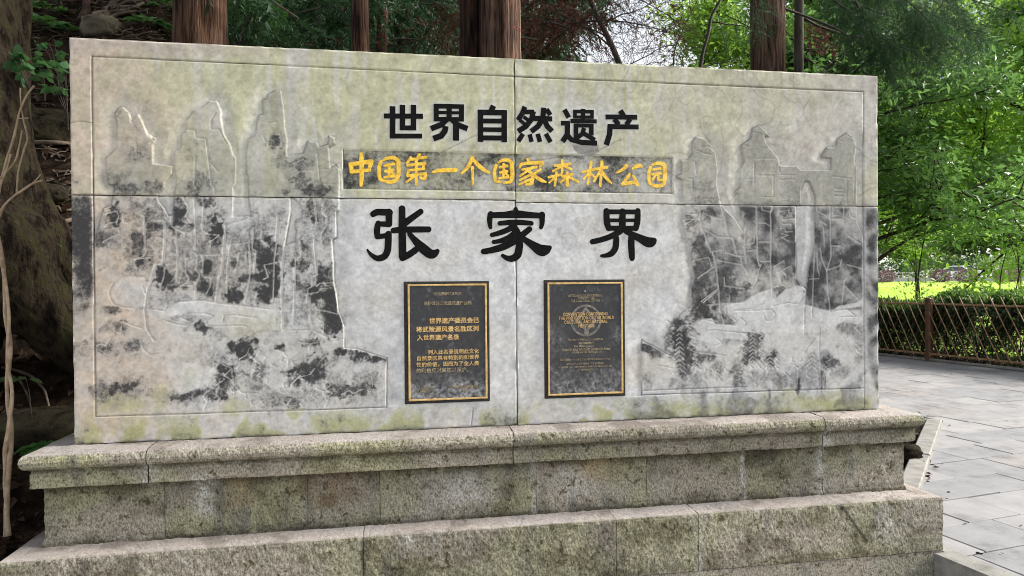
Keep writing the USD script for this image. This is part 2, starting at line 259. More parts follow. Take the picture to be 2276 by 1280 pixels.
J = 1209
skyline = np.vstack([
    Z1([(195, 165), (205, 900), (212, 430 + J), (285, 155 + J), (345, 130 + J), (365, 1250), (365, 1190), (325, 1170), (308, 1080), (300, 970), (388, 890), (390, 690), (375, 620), (400, 575), (440, 560),
        (490, 610), (515, 680), (530, 640), (560, 615), (600, 690), (640, 780), (700, 805), (690, 850), (678, 860), (678, 1010), (835, 1030), (830, 1090), (770, 1150), (765, 1200), (715, 1245), (720, 1310),
        (765, 1360), (800, 1425), (835, 1410), (848, 1250), (860, 1120), (842, 1030), (842, 920), (895, 890), (900, 780), (935, 760), (940, 670), (1000, 590), (1060, 570), (1120, 517), (1185, 517), (1220, 600),
        (1215, 650), (1240, 780), (1290, 860), (1310, 940), (1335, 960), (1340, 1050), (1330, 1180), (1312, 1200), (1315, 1270), (1312, 1430), (1455, 1425), (1430, 1270), (1428, 1100), (1412, 1080), (1412, 950),
        (1425, 820), (1480, 790), (1510, 630), (1545, 620), (1540, 510), (1580, 500), (1580, 465), (1640, 435), (1690, 430), (1715, 590), (1720, 720), (1740, 820), (1735, 950), (1740, 955), (1865, 930),
        (1900, 830), (1975, 840), (1990, 880), (2060, 860), (2065, 790), (2110, 800), (2115, 850), (2065, 880), (2080, 1050), (2140, 1010), (2160, 1060), (2152, 170 + J), (2125, 180 + J), (2130, 380 + J),
        (2095, 400 + J), (2110, 580 + J), (2110, 730 + J), (2130, 820 + J), (2145, 970 + J), (2190, 1080 + J), (2190, 1190 + J)]),
    Z3([(1870, 285), (1950, 290), (2155, 355), (2155, 672)]),
    ZI([(1426, 880)]),
    Z6([(180, 445), (205, 470), (290, 505), (350, 550), (420, 580), (450, 560), (380, 520), (430, 490), (385, 455), (430, 430), (395, 400), (440, 380), (418, 350), (455, 325), (440, 295), (480, 285), (455, 265), (510, 262), (505, 240),
        (560, 190), (600, 160)]),
    Z5([(545, 1000), (550, 800), (580, 720), (575, 660), (545, 560), (545, 370), (495, 350), (485, 270), (460, 195), (490, 180), (490, 60)]),
    Z4([(455, 1170), (450, 970), (400, 940), (445, 920), (440, 800), (500, 800), (545, 740), (540, 640), (575, 600), (640, 610), (700, 670), (740, 740), (760, 890), (750, 1000), (775, 1130), (800, 1185)]),
    Z5([(850, 110), (930, 180), (1008, 300), (1010, 210), (985, 170), (968, 60)]),
    Z4([(940, 1175), (940, 1090), (905, 1080), (945, 1040), (945, 900), (982, 820), (960, 720), (965, 670), (1040, 620), (1060, 530), (1120, 500), (1180, 560), (1210, 600), (1165, 590), (1175, 650), (1210, 700),
        (1290, 790), (1300, 850), (1440, 850), (1480, 885), (1735, 885), (1740, 780), (1650, 775), (1700, 690), (1780, 680), (1790, 620), (1880, 560), (1930, 600), (1955, 680), (1940, 800), (1955, 860), (1957, 1185)]),
    Z5([(2012, 200), (2070, 340), (2076, 60)]), Z4([(2022, 1180), (2006, 212)])])
wedges = [Z2([(1765, 60), (1765, 190), (1720, 450), (1800, 420), (1815, 330), (1800, 310), (1805, 250), (1850, 240), (1850, 130), (1780, 60)]),
          np.vstack([Z4([(1475, 1180), (1475, 1050), (1510, 980), (1550, 985), (1600, 1100)]), Z5([(1645, 70), (1640, 450), (1590, 620), (1570, 810), (1520, 770), (1480, 700), (1480, 70)])])]
sky_m = raster(fill([uv(skyline)] + [uv(w) for w in wedges]))
clouds = [Z5([(848, 960), (870, 935), (1010, 925), (1100, 860), (1250, 805), (1268, 800), (1300, 890), (1380, 810), (1490, 790), (1530, 850), (1535, 940), (1790, 1010), (1850, 960), (2000, 930), (2065, 900), (2060, 960),
              (1910, 985), (2030, 1020), (2070, 1080), (2020, 1120), (1900, 1095), (1700, 1190), (1500, 1195), (1000, 1190), (690, 1180), (680, 1130), (620, 1120), (560, 1125), (640, 1075), (730, 1070), (760, 1120), (930, 1130), (945, 1095), (870, 1040)]),
          Z6([(600, 320), (730, 310), (730, 370), (1080, 385), (1090, 450), (870, 430), (850, 500), (680, 450), (560, 415), (690, 405)]),
          Z2([(345, 830), (380, 740), (480, 690), (610, 700), (640, 830), (620, 930), (520, 930), (400, 920)]),
          Z2([(640, 960), (780, 960), (900, 890), (1080, 880), (1400, 925), (1650, 950), (1640, 1100), (1450, 1110), (1250, 1075), (1090, 1080), (1160, 1010), (950, 980), (780, 1010), (660, 1060)]),
          Z3([(560, 400), (620, 360), (900, 400), (1000, 420), (960, 520), (760, 600), (680, 470)])]
cloud_m = raster(fill([uv(c) for c in clouds]), 0.6)
band = uv([(763, 332), (1495, 350), (1495, 431), (763, 419)]); band_m = raster(fill([band]))
plq = [uv([(897, 625), (1088, 625), (1088, 891), (900, 899)]), uv([(1208, 622), (1389, 621), (1389, 879), (1210, 887)])]
mound = raster(fill([uv([(857, 795), (897, 795), (897, 905), (860, 905)])]))
# border groove, then incised lines (zoom, width, points)
G = []
def g(zf, w, *ls):
    for l in ls: G.append((uv(zf(l)), w))
frame = [(ZI([(205, 125), (1142, 170), (1919, 204)]), .008), (ZI([(205, 125), (208, 430), (214, 926)]), .007), (ZI([(214, 926), (860, 905)]), .006), (ZI([(1919, 204), (1920, 500), (1921, 862)]), .007),
         (ZI([(1427, 878), (1921, 862)]), .006), (ZI([(1427, 757), (1427, 878)]), .006), (ZI([(860, 795), (860, 905)]), .006), (ZI([(1921, 862), (1921, 905)]), .004), (ZI([(1430, 868), (1660, 859)]), .005),
         (ZI([(763, 419), (1495, 431)]), .006), (ZI([(1495, 350), (1495, 431)]), .005), (ZI([(763, 332), (763, 419)]), .005)]
frame_m = raster(lines([(uv(p), w) for p, w in [(p, w * .62) for p, w in frame]]), 0.25)
g(Z2, .011, [(770, 270), (770, 450), (760, 560), (750, 585), (700, 595), (640, 790), (615, 950), (630, 1100), (690, 1200)], [(1450, 210), (1440, 235), (1270, 285), (1250, 290), (1220, 680), (1200, 690), (1175, 900)],
  [(1765, 190), (1720, 450), (1695, 640), (1700, 1110)], [(2130, 180), (2130, 390), (2095, 400), (2110, 740), (2145, 960), (2190, 1085)])
g(Z2, .007, [(300, 195), (390, 175), (405, 215), (390, 270), (395, 290)], [(300, 300), (330, 270), (385, 260)], [(285, 420), (330, 390), (425, 350), (410, 310)], [(440, 190), (450, 260), (480, 270)],
  [(580, 200), (605, 215), (610, 300), (612, 460), (630, 490), (600, 535), (530, 555), (660, 540)], [(690, 250), (740, 240), (780, 262)], [(825, 200), (825, 290), (860, 320), (930, 345), (925, 385)],
  [(920, 75), (955, 130), (940, 220), (985, 265)], [(1005, 70), (1012, 200), (1010, 480)], [(1065, 75), (1080, 150), (1065, 320), (1110, 355), (1205, 365), (1130, 420), (1130, 460)], [(860, 330), (862, 420), (875, 500), (870, 640), (860, 740)],
  [(940, 545), (985, 540), (985, 490), (1030, 520), (1020, 640), (1045, 670), (1040, 710), (1010, 760), (1015, 830)], [(1030, 520), (1210, 520)], [(1070, 530), (1070, 690), (1140, 700), (1130, 770), (1100, 830)],
  [(940, 550), (935, 660), (960, 710), (945, 745), (895, 765), (1000, 760)], [(770, 615), (765, 690), (735, 780)], [(1290, 440), (1440, 420)], [(1290, 440), (1270, 600), (1262, 830)], [(1470, 300), (1460, 470), (1490, 490), (1475, 670)],
  [(1430, 330), (1440, 500), (1450, 600), (1435, 750), (1405, 900)], [(1540, 330), (1530, 400), (1600, 460)], [(1665, 220), (1650, 450), (1635, 560), (1625, 880)], [(1555, 600), (1590, 700), (1550, 715)], [(1555, 600), (1700, 570)],
  [(1415, 510), (1410, 590), (1350, 620)], [(1360, 500), (1335, 650)], [(1955, 80), (1970, 270), (1960, 330), (1880, 365)], [(2030, 90), (2015, 180), (2050, 215), (2050, 290), (2010, 350), (2005, 385)], [(1950, 340), (1960, 520), (1975, 680), (1945, 690)],
  [(2110, 740), (2000, 745), (1970, 770)], [(1900, 900), (1895, 830), (1980, 815), (2010, 785), (2100, 780)], [(1935, 700), (1930, 775), (1900, 790), (1895, 890)], [(1950, 905), (1970, 945), (2070, 970), (2140, 990)], [(1915, 880), (1920, 1040)],
  [(1965, 1010), (2020, 1050), (2025, 1140)], [(1800, 540), (1800, 700), (1790, 1080)], [(1840, 410), (1850, 530), (1800, 570)])
g(Z2, .005, [(340, 860), (370, 910), (440, 935), (520, 940)], [(335, 850), (335, 800), (370, 740)], [(600, 770), (620, 830), (650, 880), (640, 920)], [(640, 950), (720, 955), (770, 965), (790, 920), (900, 890), (1080, 882), (1200, 905), (1400, 925), (1600, 950)],
  [(950, 985), (1100, 985), (1160, 1005), (1090, 1045), (1120, 1085), (1250, 1085), (1390, 1078), (1420, 1090)], [(770, 1040), (870, 1070), (950, 1080), (980, 1050), (900, 1015)], [(1230, 1045), (1240, 1005), (1310, 995), (1500, 1020)],
  [(1760, 1115), (1950, 1115), (2060, 1175), (2190, 1185)], [(230, 1240), (270, 1220), (310, 1235), (345, 1180), (400, 1160), (450, 1120)], [(370, 1085), (375, 1125), (420, 1140), (430, 1080)], [(440, 1045), (520, 1080), (600, 1100)], [(580, 1190), (590, 1240), (610, 1280)])
g(Z3, .006, [(490, 225), (510, 280), (560, 330), (640, 320)], [(1040, 390), (1110, 420), (1120, 520), (1150, 560), (1180, 585), (1290, 590)], [(1160, 360), (1210, 330), (1230, 280)], [(1565, 240), (1640, 255), (1690, 245)], [(1640, 255), (1635, 300)],
  [(1770, 455), (1750, 500), (1780, 530), (1745, 560), (1790, 590), (1740, 620), (1770, 640), (1740, 680)], [(920, 530), (945, 570), (920, 610), (950, 640), (925, 700)], [(1100, 430), (1060, 470), (1110, 500)], [(1870, 220), (1870, 285), (1950, 290), (2155, 355)],
  [(1510, 530), (1560, 480), (1640, 460), (1670, 420)], [(1850, 600), (1900, 570), (1930, 590), (1990, 560), (2080, 580)], [(2055, 470), (2060, 540)])
g(Z1, .006, [(600, 690), (640, 790), (700, 805)], [(470, 610), (500, 625), (505, 670), (520, 695)], [(935, 745), (1010, 745), (1020, 805), (1100, 815), (1130, 1080), (1140, 1185), (1165, 1200), (1170, 1270)], [(1175, 610), (1140, 660), (1135, 735), (1200, 740), (1260, 850)],
  [(1130, 1000), (1190, 1070)], [(1590, 870), (1600, 780), (1680, 770), (1700, 870), (1640, 880)], [(1545, 790), (1570, 840)], [(1790, 1010), (1870, 975)], [(1770, 1110), (1850, 1070), (1940, 1060)], [(1975, 930), (1990, 1050), (2000, 1170), (2110, 1170)],
  [(1990, 1050), (2080, 1055)], [(2100, 1000), (2150, 1050), (2150, 1270)], [(545, 840), (545, 970)], [(1015, 950), (1010, 1100), (1000, 1180), (1020, 1210)], [(1590, 690), (1660, 680)], [(380, 610), (420, 600), (380, 640), (420, 655)], [(700, 800), (660, 790), (690, 830), (650, 850)], [(2060, 800), (2000, 830), (2110, 790)])
g(Z4, .006, [(545, 660), (560, 690), (545, 700), (640, 740), (700, 750)], [(610, 690), (690, 680), (720, 720)], [(960, 670), (1030, 680), (960, 710)], [(1060, 560), (1130, 570), (1130, 600)], [(1165, 590), (1210, 600)], [(1690, 690), (1775, 690)], [(1790, 620), (1840, 640)], [(1880, 590), (1925, 610)],
  [(1940, 800), (1940, 950), (1930, 1180)], [(560, 820), (575, 920)], [(1090, 790), (1250, 785)], [(1075, 820), (1070, 1020)], [(1100, 930), (1240, 930), (1240, 1120), (1130, 1115)], [(1285, 790), (1290, 900)], [(1300, 930), (1420, 930)], [(1300, 970), (1420, 965)], [(1000, 970), (1040, 960)], [(1750, 940), (1910, 960)],
  [(1765, 1050), (1840, 1050)], [(1765, 1080), (1840, 1080)], [(1765, 1110), (1840, 1110)], [(1870, 960), (1870, 1180)], [(500, 960), (540, 960), (540, 1060)], [(640, 1130), (720, 1140)], [(500, 1160), (580, 1130)], [(1480, 1060), (1510, 985), (1550, 985), (1600, 1100)])
g(Z5, .008, [(615, 75), (635, 200), (645, 270), (720, 480), (735, 480), (765, 600), (790, 830), (800, 1000), (835, 1120)], [(800, 20), (845, 190), (860, 260), (875, 350), (915, 360), (950, 510), (985, 520), (995, 590), (1050, 670)],
  [(1125, 75), (1130, 400), (1135, 550), (1150, 600), (1170, 590)], [(1270, 75), (1250, 130), (1255, 360), (1250, 560), (1265, 800), (1270, 890)], [(1475, 70), (1480, 700), (1520, 760), (1560, 820)], [(1030, 250), (1020, 440), (1035, 580)])
g(Z5, .007, [(500, 140), (610, 140)], [(470, 195), (625, 175)], [(545, 270), (640, 210), (620, 180)], [(500, 230), (570, 190)], [(645, 270), (770, 340), (915, 355)], [(655, 135), (740, 170), (845, 185)], [(720, 480), (815, 455)], [(555, 555), (700, 525), (730, 610)], [(605, 710), (765, 600)], [(760, 540), (820, 560), (990, 590)],
  [(850, 480), (950, 515), (1015, 515)], [(635, 920), (790, 800)], [(650, 930), (780, 820)], [(680, 950), (870, 930)], [(800, 1000), (870, 1060)], [(840, 700), (840, 780), (1030, 800)], [(885, 860), (885, 930)], [(1130, 215), (1200, 220), (1250, 250)], [(1030, 410), (1105, 395), (1110, 330)], [(1030, 470), (1120, 460)],
  [(1130, 390), (1250, 385)], [(1135, 540), (1170, 560), (1250, 560)], [(1170, 590), (1140, 650), (1130, 740), (1090, 800)], [(1320, 115), (1415, 105), (1410, 130), (1450, 130)], [(1350, 190), (1460, 180)], [(1360, 230), (1440, 230)], [(1340, 270), (1375, 265), (1380, 300), (1450, 295)], [(1340, 310), (1410, 330), (1350, 350), (1420, 390)],
  [(1280, 610), (1370, 555), (1370, 580)], [(1310, 660), (1440, 600)], [(1350, 640), (1390, 690), (1385, 720)], [(1270, 785), (1360, 765), (1400, 800)], [(1335, 710), (1345, 765)], [(1170, 75), (1175, 105), (1260, 125), (1275, 75)], [(1660, 75), (1665, 120), (1745, 155)], [(1690, 200), (1750, 240)], [(1780, 75), (1785, 520), (1750, 650), (1760, 850), (1780, 1010)],
  [(1720, 260), (1730, 390)], [(1690, 440), (1700, 530), (1745, 640), (1870, 600), (1885, 540)], [(1800, 80), (1805, 150), (1860, 155)], [(1785, 185), (1900, 185), (1900, 80)], [(1785, 425), (1880, 425)], [(1935, 330), (2055, 410)], [(1925, 590), (2070, 625)], [(1940, 700), (1905, 740), (1885, 930)], [(1910, 780), (2035, 900)], [(1945, 110), (1960, 160), (2000, 180)],
  [(1590, 720), (1685, 712)], [(1665, 480), (1665, 620), (1685, 690)], [(1560, 800), (1550, 1000), (1545, 1190)], [(1640, 470), (1630, 700), (1620, 1060)])
g(Z5, .006, [(920, 1000), (1030, 985), (1100, 985), (1190, 935)], [(930, 1000), (1100, 1000), (1260, 990), (1300, 1040), (1250, 1090)], [(1190, 1045), (1210, 1090), (1250, 1090)], [(980, 1060), (1030, 1100), (1020, 1130)], [(1270, 960), (1400, 930), (1500, 940), (1540, 880)], [(1820, 1000), (1930, 990), (2010, 1050), (1860, 1060)],
  [(640, 1075), (730, 1070), (760, 1115), (930, 1130), (950, 1090), (860, 1030), (850, 960), (900, 935), (1010, 925), (1100, 860), (1260, 800)])
def fir(cx, top, bot, wid, n):                   # incised chevrons of a fir
    out = []
    for i in range(n):
        y = top + (bot - top) * i / n; w_ = wid * (.35 + .65 * i / n)
        out += [[(cx - w_, y + w_ * .9), (cx, y)], [(cx, y), (cx + w_, y + w_ * .9)]]
    return out
for a in ((505, 350, 720, 60, 10), (1135, 360, 650, 45, 9), (1280, 560, 690, 45, 4), (835, 660, 790, 40, 4), (1640, 560, 700, 60, 4), (640, 560, 700, 40, 4)): g(Z6, .007, *fir(*a))
def zig(x, y0, y1, amp, n, lean=0):
    return [(x + lean * k / n + (amp if k % 2 else -amp), y0 + (y1 - y0) * k / n) for k in range(n + 1)]
g(Z6, .006, zig(1060, 380, 800, 22, 16), zig(1205, 380, 700, 18, 13), zig(430, 280, 640, 30, 10), zig(600, 330, 700, 34, 11, 60), zig(1225, 540, 690, 14, 8), zig(1340, 560, 690, 14, 7), [(180, 440), (210, 465), (290, 505), (430, 580)], [(320, 665), (390, 675), (450, 690)], [(1480, 650), (1525, 690), (1605, 625)],
  [(1705, 330), (1705, 560), (1715, 850)], [(1660, 440), (1600, 510), (1570, 560)], [(1525, 690), (1510, 850)], zig(1780, 590, 720, 25, 6), zig(2040, 440, 580, 20, 6), [(1750, 690), (1745, 850)], [(500, 320), (600, 320), (680, 265), (790, 290), (810, 300)], [(730, 370), (800, 360), (1090, 390)], [(820, 430), (870, 470), (790, 500)], [(650, 550), (760, 560), (900, 580)],
  [(940, 690), (990, 720), (1050, 715)], [(2090, 290), (2010, 340), (2060, 385)])
for k in range(60):                              # small ragged strokes of the carved trees at the foot of the left panel
    x, y = rng.uniform(1000, 1800), rng.uniform(300, 660)
    g(Z3, .005, [(x, y), (x + rng.uniform(-22, 22), y + rng.uniform(4, 20)), (x + rng.uniform(-35, 35), y + rng.uniform(18, 36))])
for k in range(45):
    x, y = rng.uniform(430, 1900), rng.uniform(560, 830)
    g(Z6, .005, [(x, y), (x + rng.uniform(-20, 20), y + rng.uniform(4, 20)), (x + rng.uniform(-35, 35), y + rng.uniform(14, 34))])
inc_m = raster(lines([(p, w * .8) for p, w in G]), 0.2)
edge_m = np.clip(sky_m - ndi.grey_erosion(sky_m, 3), 0, 1)
tool = ndi.gaussian_filter(rng.standard_normal((NV, NU)), (5, 1.6)); tool /= tool.std()
tool2 = ndi.rotate(np.pad(ndi.gaussian_filter(rng.standard_normal((NV + 500, NU + 500)), (1.2, 6)), 0), 35, reshape=False)[250:250 + NV, 250:250 + NU]; tool2 /= tool2.std()
centre = raster(fill([uv([(745, 445), (1530, 460), (1535, 700), (1430, 760), (1430, 880), (860, 905), (860, 795), (770, 760), (740, 560)])]), 2.5)
# depth into the stone (metres, positive = recessed)
inside = raster(fill([uv(ZI([(207, 128), (1917, 205), (1919, 861), (1428, 877), (1428, 758), (860, 796), (860, 903), (216, 923)]))]))
near = np.exp(-(ndi.distance_transform_edt((sky_m > .5) | (inside < .5)) * RES / .055) ** 2)          # the ground is cut back only close to the peaks
depth = 0.0080 * ndi.gaussian_filter(sky_m, 0.3) * near + 0.0060 * ndi.gaussian_filter(band_m, .4) + 0.0042 * inc_m + 0.010 * frame_m
depth += 0.00030 * field(9, 9, 1) + 0.00009 * tool2 * centre * (1 - band_m) * sm(1.25, 1.05, vv) + 0.00006 * tool

# colour of the stone, its lichen, algae, lime runs and dirt
n40, n14, n5, n2, n1 = field(42, 55, 11), field(14, 16, 12), field(5, 5, 13), field(2, 2, 14), field(.8, .8, 15)
run, run2 = field(70, 4, 16), field(28, 2.2, 17)
def mixc(c, col, m): return c + (np.array(col) - c) * np.clip(m, 0, 1)[..., None]
upm = sm(1.19, 1.25, vv - (HJL - 1.22) * (uu < VJ))
col = np.zeros((NV, NU, 3)) + L(.425, .41, .39)
col = mixc(col, L(.45, .455, .47), .55 + .3 * n14 - .5 * upm)
col = mixc(col, L(.46, .46, .42), upm * .55)
alg = sm(-.9, 1.0, .75 * n40 + .55 * run + .35 * n14 + 1.3 * sm(1.45, 1.95, vv) - .45 * sm(2.9, 3.9, uu) - .25)
col = mixc(col, L(.385, .38, .215), alg * upm * .66)
col = mixc(col, L(.50, .50, .51), upm * sm(.9, 2.4, run2 + .6 * run + .5 * n14) * .45)
col = mixc(col, L(.41, .345, .29), sm(.72, .1, uu + .05 * n14) * (.8 + .15 * n5) * sm(.0, .3, vv + .2))
col = mixc(col, L(.36, .31, .29), sm(1.9, 2.0, vv + .015 * n14) * sm(1.6, .2, uu) * .8)
col = mixc(col, L(.40, .37, .34), upm * sm(2.5, 3.6, uu) * (.55 + .2 * n14))
peak_up = upm * (1 - sky_m) * raster(fill([uv([(206, 127), (1918, 204), (1920, 862), (214, 925)])]))
col = mixc(col, L(.25, .25, .225), peak_up * (.62 + .2 * n14 + .1 * n5))
low = 1 - upm
col = mixc(col, L(.475, .48, .50), low * centre * (.7 + .25 * n14))
def blobs(zf, items, seed, edge=.55, sq=1.0):
    m = np.zeros((NV, NU)); nn = .75 * field(9, 7, seed) + .75 * field(3.2, 2.6, seed + 1) + .55 * field(1.0, 1.0, seed + 2)
    for it in items:
        cx, cy, rx, ry = it[:4]; s = it[4] if len(it) > 4 else 1
        c = uv((cx, cy), zf); e = uv((cx + rx, cy), zf); t = uv((cx, cy + ry), zf)
        du, dv = abs(e[0] - c[0]) * 1.32, abs(t[1] - c[1]) * 1.32
        x0, x1 = np.searchsorted(uu[0], [c[0] - 2.2 * du, c[0] + 2.2 * du]); y0, y1 = np.searchsorted(vv[:, 0], [c[1] - 2.2 * dv, c[1] + 2.2 * dv])
        sl = (slice(y0, y1), slice(x0, x1))
        r = np.sqrt(((uu[sl] - c[0]) / du) ** 2 + ((vv[sl] - c[1]) / dv) ** 2)
        m[sl] = np.maximum(m[sl], s * sm(1.25 + edge, .85 - edge, r + .30 * nn[sl]))
    return m
dark = blobs(Z2, [(370, 220, 45, 45), (620, 220, 90, 60, .7), (690, 300, 70, 60, .85), (570, 430, 60, 80, .8), (640, 380, 60, 70, .7), (580, 580, 50, 40, .9), (910, 180, 70, 70), (900, 270, 80, 60), (860, 340, 60, 50, .9), (1085, 105, 50, 35, .85), (1180, 330, 50, 90), (1065, 450, 30, 30, .7),
    (1110, 630, 50, 70), (1100, 780, 70, 70, .95), (1000, 690, 60, 70, .8), (770, 720, 50, 80), (760, 660, 40, 40, .8), (1330, 840, 70, 36), (1500, 480, 80, 100, .85), (1580, 560, 90, 130), (1430, 700, 90, 45, .9), (1560, 830, 110, 50), (1640, 700, 50, 130), (1320, 600, 45, 55, .8), (1640, 470, 70, 50, .9),
    (1440, 420, 50, 40, .55), (1380, 400, 60, 40, .45), (1990, 690, 40, 60), (2050, 850, 80, 70), (1960, 840, 55, 60), (2095, 640, 25, 80, .7), (1790, 580, 35, 35, .85), (1860, 590, 45, 45, .8), (1860, 460, 40, 50, .75), (1830, 760, 50, 50, .75), (1920, 120, 40, 40, .75), (1940, 250, 40, 50, .85), (2040, 300, 40, 80, .65), (2060, 150, 40, 70, .6),
    (2090, 1050, 70, 90), (2060, 930, 60, 50, .6), (1880, 960, 70, 70, .5), (1080, 1090, 40, 25, .85), (340, 950, 50, 22, .75), (440, 1090, 50, 35, .7), (280, 1250, 50, 40, .85), (510, 1240, 60, 40, .7), (290, 400, 50, 40, .75), (740, 330, 90, 90, .45), (320, 1100, 40, 25, .5), (1200, 1140, 40, 40, .5), (1500, 330, 60, 50, .6), (1590, 270, 90, 40, .45), (500, 350, 40, 60, .4)], 21)
dark = np.maximum(dark, .56 * blobs(Z2, [(880, 270, 210, 170), (1540, 600, 230, 250), (640, 360, 190, 180), (1060, 690, 180, 170), (2000, 820, 150, 240), (800, 720, 120, 130), (1180, 380, 110, 130), (1420, 780, 190, 110), (1980, 250, 130, 150), (340, 310, 120, 150), (2080, 1040, 90, 110), (1850, 560, 110, 130), (1130, 560, 420, 330), (1560, 560, 260, 320)], 25, .8))
dark = np.maximum(dark, .5 * blobs(Z3, [(1130, 420, 170, 150), (1600, 450, 170, 110), (1980, 560, 190, 80), (1980, 340, 160, 40), (380, 560, 150, 60), (850, 600, 160, 50), (250, 290, 110, 60), (470, 280, 90, 50), (1450, 620, 160, 60)], 28, .8))
dark = np.maximum(dark, blobs(Z3, [(1190, 310, 65, 55), (1450, 270, 36, 22), (1640, 250, 60, 22, .8), (1090, 450, 55, 55, .95), (1090, 520, 55, 50, .75), (1490, 440, 42, 32, .95), (1620, 430, 75, 65, .9), (1530, 510, 45, 28, .85), (1300, 450, 40, 40, .65), (1290, 550, 30, 30, .6), (1840, 310, 45, 22), (1990, 335, 55, 30), (2080, 355, 65, 18, .95),
    (1960, 570, 130, 40, .8), (2050, 490, 55, 40, .6), (400, 550, 75, 32, .95), (230, 580, 38, 45, .65), (780, 610, 55, 22, .85), (890, 580, 55, 22, .85), (1020, 610, 75, 22, .85), (1410, 630, 50, 36, .6), (1520, 650, 45, 26, .7), (950, 370, 40, 20, .5), (260, 290, 40, 30, .6), (440, 280, 40, 25, .6), (300, 400, 40, 30, .25), (1660, 600, 60, 40, .5)], 31))
dark = np.maximum(dark, blobs(Z1, [(540, 930, 65, 65, .5), (400, 1120, 85, 55, .5), (480, 1200, 100, 45, .65), (680, 1205, 90, 45, .55), (1640, 830, 48, 48, .8), (1000, 1200, 60, 60, .6), (1080, 1150, 80, 60, .5), (1850, 1010, 60, 36, .6), (1830, 1140, 70, 36, .65), (1950, 1220, 110, 45, .75), (950, 890, 50, 30, .5), (980, 960, 40, 30, .4), (1690, 980, 40, 55, .5), (80, 1150, 45, 40, .6), (1730, 1220, 36, 45, .65), (560, 700, 40, 40, .3)], 41) * 1.05)
dark = np.maximum(dark, blobs(Z4, [(630, 1020, 80, 40, .65), (560, 840, 60, 70, .3), (1030, 760, 70, 60, .5), (1030, 990, 40, 60, .5), (1160, 800, 80, 50, .5), (1360, 950, 90, 70, .35), (1420, 1080, 100, 50, .5), (1800, 1040, 60, 100, .35), (1050, 1120, 90, 40, .4), (1240, 930, 40, 60, .4), (1820, 700, 50, 70, .3), (640, 1140, 130, 24, .7), (1300, 1165, 300, 14, .7), (1820, 1160, 90, 20, .6)], 51) * .7)
rp = raster(fill([np.vstack([uv([(490, 65), (490, 180), (460, 195), (485, 270), (495, 350), (545, 370), (545, 560), (575, 660), (580, 720), (550, 800), (545, 1110), (690, 1150), (940, 1130), (850, 960), (1010, 925), (1250, 805), (1500, 780), (1560, 800), (1560, 1000), (2065, 1000), (2075, 65)], Z5)])]), 1.5) * (1 - sky_m) * low
dark = np.maximum(dark, rp * np.clip(.62 + .26 * n14 + .14 * n5 + .12 * n40, .16, .97) * sm(4.45, 4.0, uu + .0 * vv + .25))
dark = np.maximum(dark, rp * np.clip(.56 + .25 * n14 + .12 * n5, .14, .95))
dark = np.maximum(dark, blobs(Z5, [(640, 1000, 100, 70), (600, 880, 50, 180, .85), (640, 600, 90, 190, .85), (820, 700, 120, 130, .85), (560, 220, 50, 60, .75), (700, 130, 90, 50, .8), (1060, 120, 55, 50, .85), (1390, 130, 55, 60, .85), (1380, 290, 45, 36, .85), (1200, 640, 60, 60, .7), (1340, 840, 70, 36, .85), (1420, 680, 40, 50, .7), (1840, 600, 100, 90, .9),
    (1750, 400, 50, 230, .65), (1690, 800, 55, 140, .85), (850, 1050, 80, 50, .95), (760, 850, 100, 90, .85), (950, 420, 80, 60, .6), (950, 830, 90, 60, .9), (2000, 820, 60, 90, .6), (1700, 130, 60, 50, .6), (1850, 130, 80, 60, .6), (2010, 250, 50, 100, .4), (1640, 1010, 36, 110, .8)], 61) * low)
dark = np.maximum(dark, blobs(Z6, [(500, 300, 60, 45), (500, 430, 95, 90, 1), (520, 560, 70, 60, .9), (600, 640, 80, 60, .9), (560, 720, 50, 40, .8), (240, 510, 70, 32, .95), (330, 550, 60, 25, .8), (760, 590, 55, 40, .85), (1130, 460, 55, 100, .75), (1140, 590, 60, 50, .9), (1290, 610, 50, 50, .9), (830, 680, 45, 50, .6), (980, 720, 45, 60, .7), (990, 800, 40, 50, .7), (240, 800, 36, 36, .6), (1380, 770, 60, 55, .6),
    (1780, 640, 55, 50, .85), (1880, 720, 60, 36, .5), (1640, 700, 80, 60, .5), (1522, 820, 14, 50, .95), (1715, 780, 14, 110, .75), (1745, 780, 10, 60, .7), (1950, 350, 60, 40, .6), (2050, 440, 40, 100, .5), (660, 340, 60, 36, .85), (830, 390, 110, 26, .7), (1020, 425, 70, 26, .7), (1200, 760, 60, 60, .5), (560, 840, 70, 30, .5), (1590, 160, 12, 180, .7), (1650, 160, 14, 130, .7), (1720, 900, 9, 40, .7), (1275, 910, 9, 40, .6)], 71))
mar = raster(fill([uv([(158, 434), (205, 434), (211, 640), (196, 700), (163, 722)])]), 3) * np.clip(1.0 + .14 * n5 + .1 * n14, 0, 1)
mar = np.maximum(mar, raster(fill([uv([(162, 690), (205, 640), (190, 740), (166, 770)])]), 6) * np.clip(.6 + .3 * n5, 0, 1) * .8)
mar = np.maximum(mar, raster(fill([uv([(1923, 460), (1952, 460), (1954, 880), (1940, 850), (1928, 800), (1923, 640)])]), 3) * np.clip(.62 + .2 * n5 + .14 * n14, 0, 1))
dark = np.maximum(dark, mar)
dark = np.maximum(dark, band_m * np.clip(.58 + .14 * n14 + .10 * n5, 0, .9))
dark = np.maximum(dark, np.clip(low * (1 - centre) * sm(.2, 1.6, n14 * .6 + n5 * .5 + .25 * n2) * .5, 0, 1))
dark = np.clip(dark * (1 - .8 * cloud_m) * (1 - .55 * sky_m * (1 - band_m)), 0, 1)
grain = np.clip(1 + .05 * n1 + .06 * n2, .7, 1.3)
col = mixc(col, L(.52, .515, .50), sky_m * near * inside * .42 * (upm * .9 + .5 * (1 - upm)))
